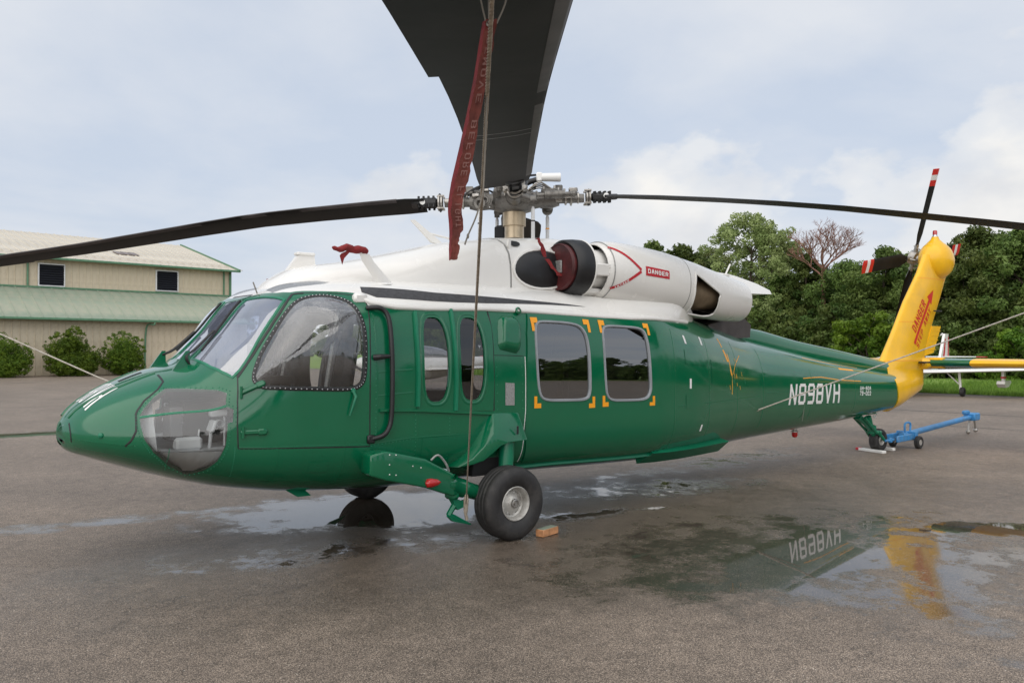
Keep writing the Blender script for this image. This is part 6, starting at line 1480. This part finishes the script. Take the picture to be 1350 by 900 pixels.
def make_tree(key,loc,label,cat='tree',group=None,s=1,rz=0,name='tree'):
    o=empty(name,loc,label,cat,group,rz=rz); o.scale=(s,s,s) if not isinstance(s,tuple) else s
    if key in TREE: 
        for ch in TREE[key]:
            c=ch.copy(); COL.objects.link(c); c.parent=o
    else:
        b,V,tn,leaf=tree_proto(*PR[key][0],**PR[key][1]); tk=b.build('trunk','bark',o); cr=fast_mesh('crown',V,4,leaf,tn,o); TREE[key]=[tk,cr]
    return o
TREE={}
PR['a']=((11,10,4.2,.12,24000),dict()); PR['b']=((12,9.5,3.8,.10,22000),dict(nclump=105)); PR['c']=((13,11,3.4,.16,20000),dict(nclump=95)); PR['d']=((14,9,4.8,.06,26000),dict(nclump=140))
PR['p']=((15,13.4,5.4,.26,17000),dict(leaf='leaf_pale',size=.12,nclump=85,airy=1)); PR['s']=((16,3.2,2.4,.02,11000),dict(leaf='leaf_shrub',size=.10,nclump=60,trunk=.08)); PR['u']=((17,4.2,3.2,.01,13000),dict(size=.12,nclump=70,trunk=.1))
def lin(px,off=0):
    """a point on the tree line for a bearing, the line runs parallel to the runway"""
    k=math.tan(math.atan((px-675)/1102)+YAW); x=54.5+off; return (x,-7.345+(x+1.226)/k)
spec=[('p',985,0,1.0,'tall pale green airy tree rising above the engine exhaust'),('a',897,1,1.13,'rounded green tree top left of the pale airy tree'),('p',1024,3,.90,'pale green tree between the airy tree and the bare dead tree'),('p',935,4,.86,'pale green tree left of the tall airy tree above the engine'),('b',862,2,1.27,'green tree top showing just above the white engine cowl'),('c',1060,1,.86,'dark tree below and left of the dead brown tree'),
('d',1120,0,.92,'broad dark green tree just right of the dead brown tree'),('a',1165,-1,.90,'dark green tree between the dead tree and the tail rotor'),('b',1205,0,.90,'dark tree directly behind the tail fin'),('c',1240,1,.80,'narrow tree right behind the yellow gearbox bulb'),
('a',1288,-1,.97,'tall dark tree right of the yellow tail fin'),('d',1322,0,1.02,'broad tree second from the right edge of the picture'),('b',1352,-1,.98,'tree at the right edge of the picture'),('c',1025,0,.74,'dark tree right behind the pale airy tree'),('b',945,2,.74,'dark tree between the rounded tree and the pale tree')]
for key,px,off,s,lab_ in spec:
    x,y=lin(px,off); make_tree(key,(x,y,0),lab_,s=s,rz=px*.37)
rg=random.Random(21); 
i=0
for px in list(range(560,900,26)):
    x,y=lin(px,rg.uniform(0,4)); make_tree(rg.choice('abcd'),(x,y,0),'green tree in the wood hidden behind the helicopter cabin','tree','trees behind the helicopter cabin',s=rg.uniform(.80,.95),rz=rg.uniform(0,6))
for px in range(880,1480,17):
    x,y=lin(px,rg.uniform(4,9)); make_tree(rg.choice('abcd'),(x,y,0),'dark green tree of the second row in the wood across the field','tree','second row of trees in the wood',s=rg.uniform(.70,.92)*(.78 if px<1075 else .95),rz=rg.uniform(0,6))
for px in range(360,560,24):
    k=math.tan(math.atan((px-675)/1102)+YAW); x=66; make_tree(rg.choice('abd'),(x,-7.345+(x+1.226)/k,0),'distant tree seen through the cockpit side window','tree','distant trees beyond the cockpit',s=rg.uniform(.66,.8),rz=rg.uniform(0,6))
for n_i,px in enumerate((310,322)):
    k=math.tan(math.atan((px-675)/1102)+YAW); x=46+n_i*6; make_tree('b',(x,-7.345+(x+1.226)/k,0),('distant tree top between the warehouse and the white canopy roof','second distant tree top beside the white canopy roof')[n_i],s=.98)
for px in range(845,1460,24):
    x,y=lin(px,-2.2+rg.uniform(-.6,.6)); make_tree('u',(x,y,0),'leafy undergrowth bush at the foot of the trees','bush','undergrowth along the foot of the trees',s=rg.uniform(.8,1.15),rz=rg.uniform(0,6),name='bush')
x,y=lin(1143,-4.5); make_tree('s',(x,y,0),'bright green shrub in front of the dark trees above the tail boom','bush',s=1.25,name='shrub')
x,y=lin(1340,-4.5); make_tree('s',(x,y,0),'bright green shrub near the right edge below the dark trees','bush',s=.95,name='shrub',rz=2)
x,y=lin(1178,-4.0); make_tree('s',(x,y,0),'smaller bright green shrub left of the tail fin','bush',s=.85,name='shrub',rz=4)
for k in range(26):
    make_tree('u',(52+rg.uniform(-1,1),8-k*3.6,0),'leafy undergrowth bush at the foot of the trees','bush','undergrowth along the foot of the trees',s=rg.uniform(.8,1.1),rz=k,name='bush')
for k in range(24):
    make_tree(rg.choice('abcd'),(55+rg.uniform(-2,3),5-k*3.9,0),'green tree of the wood further along the runway, outside the right edge','tree','wood continuing along the runway',s=rg.uniform(.65,.85),rz=k)
for k in range(7):
    make_tree(rg.choice('abcd'),(-40+k*13+rg.uniform(-2,2),-72+k*.5,0),'tree of the wood behind the viewer, mirrored in the paint and windows','tree','trees behind the viewer',s=rg.uniform(.8,1.1),rz=k)
# dead tree: bare rounded crown
def dead_tree(loc,h,w):
    o=empty('dead_tree',loc,'bare reddish brown dead tree with a round crown standing above the wood','tree'); b=MB(); rg=random.Random(4); tw=[]
    b.tube([(0,0,0),(.1,0,h*.45),(0,0,h*.66)],[.20,.15,.11],7)
    def br(p,d,L,r,n):
        e=p+d*L; m_=p+d*L*.5+Vector((rg.uniform(-1,1),rg.uniform(-1,1),rg.uniform(-.3,.6)))*L*.10
        (b if r>.018 else tb_).tube([p,m_,e],[r,r*.8,r*.6],4 if r<.05 else 6,caps=False)
        if n==0: return
        for k in range(3 if n>3 else 3):
            a=rg.uniform(0,2*PI); q=Vector((math.cos(a),math.sin(a),rg.uniform(-.25,.7))).normalized(); nd=(d*rg.uniform(.75,1.2)+q*.62).normalized(); br(m_.lerp(e,rg.uniform(.3,1)),nd,L*rg.uniform(.62,.82),r*.62,n-1)
    tb_=MB()
    for k in range(7):
        a=2*PI*k/7; br(Vector((0,0,h*rg.uniform(.58,.68))),Vector((math.cos(a)*.8,math.sin(a)*.8,.75)).normalized(),w*.36,.07,5)
    br(Vector((0,0,h*.66)),Vector((0,0,1)),w*.36,.08,5)
    b.build('trunk','deadbark',o); tag(tb_.build('twig','deadbark',o),kind='stuff'); return o
x,y=lin(1085,0); dead_tree((x,y,0),12.0,3.7)
# clipped bushes by the warehouse wall
def hedge(loc,lobes,label,seed,count):
    o=empty('bush',loc,label,'bush','clipped bushes along the warehouse wall'); o.scale=(1.12,1.12,1.06); C=[];Rr=[];rg=random.Random(seed)
    for (cx_,cz_,rx,rz_) in lobes:
        for k in range(150):
            d=Vector((rg.gauss(0,1),rg.gauss(0,1),rg.gauss(0,1))).normalized(); j=rg.uniform(.80,.95); C.append((cx_+d.x*rx*j,d.y*rx*j,max(.10,cz_+d.z*rz_*j))); Rr.append(rg.uniform(.08,.15))
        for k in range(14):
            d=Vector((rg.gauss(0,1),rg.gauss(0,1),rg.gauss(0,1))).normalized(); C.append((cx_+d.x*rx*.4,d.y*rx*.4,max(.4,cz_+d.z*rz_*.4))); Rr.append(rx*.50)
    V,tn=leaf_cloud(C,Rr,int(count*2.6),.050,seed,shell=.45); fast_mesh('foliage',V,4,'leaf_shrub',tn,o); b=MB(); b.tube([(0,0,0),(0,0,1.2)],[.10,.05],7); b.tube([(0,0,.3),(.5,.1,1.3)],[.06,.03],6); b.tube([(0,0,.3),(-.5,.1,1.3)],[.06,.03],6); b.build('stem','bark',o); return o
hedge((9.75,53.9,0),[(-.40,1.45,1.05,1.45),(.25,1.85,.75,1.35),(.95,1.05,.8,1.05),(.1,.7,1.5,.75)],'large two humped green bush by the warehouse wall',31,15000)
hedge((13.15,54.3,0),[(0,1.55,1.30,1.42),(0,.8,1.3,.85)],'round green bush by the warehouse wall nearest the helicopter nose',32,13000)
hedge((5.9,53.5,0),[(-.3,1.45,1.25,1.40),(.8,1.1,.8,1.05),(.1,.7,1.5,.75)],'green bush at the left edge of the picture by the warehouse',33,12000)
# ================================================================= PARKED AEROPLANES
def wing2(name,p0,p1,c0,c1,t,m,parent,dirx=1):
    """tapered wing between two leading-edge points, chord along +x"""
    V=[];AF=[(0,0),(.03,.35),(.2,.95),(.4,1),(.7,.6),(1,0),(.7,-.25),(.3,-.45),(.05,-.3)]
    for p,c in ((p0,c0),(p1,c1)):
        for q,h in AF: V.append((p[0]+c*q,p[1],p[2]+h*t*c))
    n=len(AF); F=[(k,(k+1)%n,(k+1)%n+n,k+n) for k in range(n)]+[tuple(range(n))[::-1],tuple(range(n,2*n))]
    bm=bmesh.new(); vs=[bm.verts.new(v) for v in V]; [bm.faces.new([vs[i] for i in f]) for f in F]; bmesh.ops.recalc_face_normals(bm,faces=bm.faces); me=bpy.data.meshes.new(name); bm.to_mesh(me); bm.free(); me.materials.append(M[m]); me.polygons.foreach_set('use_smooth',[True]*len(me.polygons)); me.set_sharp_from_angle(angle=R(50)); o=bpy.data.objects.new(name,me); COL.objects.link(o); o.parent=parent; return o
def aeroplane(loc,ang,label,amph=True):
    """nose at local -x, tail at +x, wheels on the ground"""
    A=empty('aeroplane',loc,label,'aeroplane',rz=ang)
    F_=Loft([(-4.6,0,.06,1.15,.06,.06,2),(-4.2,0,.34,1.12,.30,.35,2.2),(-3.0,0,.55,1.08,.42,.60,2.4),(-1.0,0,.60,1.05,.45,.62,2.6),(1.2,0,.42,1.08,.36,.42,2.4),(3.4,0,.20,1.20,.22,.20,2.2),(4.9,0,.07,1.30,.12,.08,2.0)])
    F_.build('fuselage','white',A,nseg=24)
    C_=Loft([(-2.4,0,.12,1.42,.02,.1,2),(-1.9,0,.40,1.45,.32,.1,2.3),(-1.0,0,.46,1.45,.46,.1,2.4),(.1,0,.40,1.42,.36,.1,2.3),(.9,0,.20,1.38,.08,.1,2)]); C_.build('canopy','glass_dark',A,nseg=20)
    for s in (-1,1):
        wing2('wing',(-1.3,s*.4,.86),(-1.05,s*6.2,1.10),1.7,1.15,.065,'white',A)
        wing2('tailplane',(4.0,0,1.42),(4.2,s*1.25,1.42),.95,.65,.05,'white',A); wing2('tailplane_tip',(4.2,s*1.255,1.42),(4.25,s*1.6,1.42),.65,.5,.05,'mark_red',A)
        b=MB(); b.tube([(-.6,s*1.75,.92),(-.6,s*1.80,.22)],.05,8); b.tube([(-.6,s*1.3,.90),(-.6,s*1.78,.42)],.025,6); b.build('gear_leg','white',A)
        b=MB(); b.lathe([(-.06,.08),(-.08,.14),(-.05,.17),(.05,.17),(.08,.14),(.06,.08)],(-.6,s*1.86,.17),(0,1,0),20); b.lathe([(-.05,0),(-.05,.08),(.05,.08),(.05,0)],(-.6,s*1.86,.17),(0,1,0),12); b.build('wheel','tyre',A)
        if amph:
            b=MB(); b.box((-.35,s*3.15,.76),(.34,.09,.42),bev=.03); b.prism([(-.75,.60),(.20,.60),(.30,.52),(-.1,.38),(-.6,.36),(-.85,.50)],s*3.15-.13,s*3.15+.13); f=b.build('wing_float','white',A,smooth=False); b=MB(); b.box((-.35,s*3.15,.72),(.36,.11,.07)); b.build('stripe','mark_red',f,smooth=False)
    b=MB(); b.prism([(3.6,1.35),(4.35,2.42),(4.85,2.42),(4.95,1.35)],-.05,.05); fo=b.build('fin','white',A,smooth=False)
    b=MB(); b.prism([(3.98,1.45),(4.30,2.20),(4.42,2.20),(4.22,1.45)],-.056,.056); b.build('stripe','mark_red',fo,smooth=False); b=MB(); b.prism([(4.70,1.45),(4.78,2.3),(4.86,2.3),(4.86,1.45)],-.056,.056); b.build('stripe','mark_red',fo,smooth=False)
    b=MB(); b.lathe([(-.25,0),(-.2,.07),(-.05,.13),(.1,.14)],(-4.65,0,1.15),(1,0,0),14); b.box((-4.72,0,1.15),(.03,1.7,.12),Matrix.Rotation(.3,3,'X'),bev=.01); b.build('propeller','dark',A)
    b=MB(); b.tube([(-3.6,0,.7),(-3.7,0,.2)],.04,8); b.lathe([(-.05,.05),(-.06,.11),(-.04,.14),(.04,.14),(.06,.11),(.05,.05)],(-3.7,0,.14),(0,1,0),18); b.build('nose_gear','tyre',A)
    return A
def gp(px,d): lat=(px-675)/1102*d; q=Vector((-1.226,-7.345,0))+fh*d+rh*lat; return q
p0=gp(1245,36); p1=gp(1130,28); d_=(p1-p0).normalized(); ang=math.atan2(-d_.y,-d_.x)
c_a=p0+d_*4.4; aeroplane((c_a.x,c_a.y,0),ang,'white light aeroplane with maroon trim parked behind the yellow tail fin')
p0=gp(660,40); p1=gp(480,34); d_=(p1-p0).normalized(); ang=math.atan2(-d_.y,-d_.x); c_a=(p0+p1)/2; aeroplane((c_a.x,c_a.y,0),ang,'white light aeroplane seen through the helicopter cabin windows',amph=False)
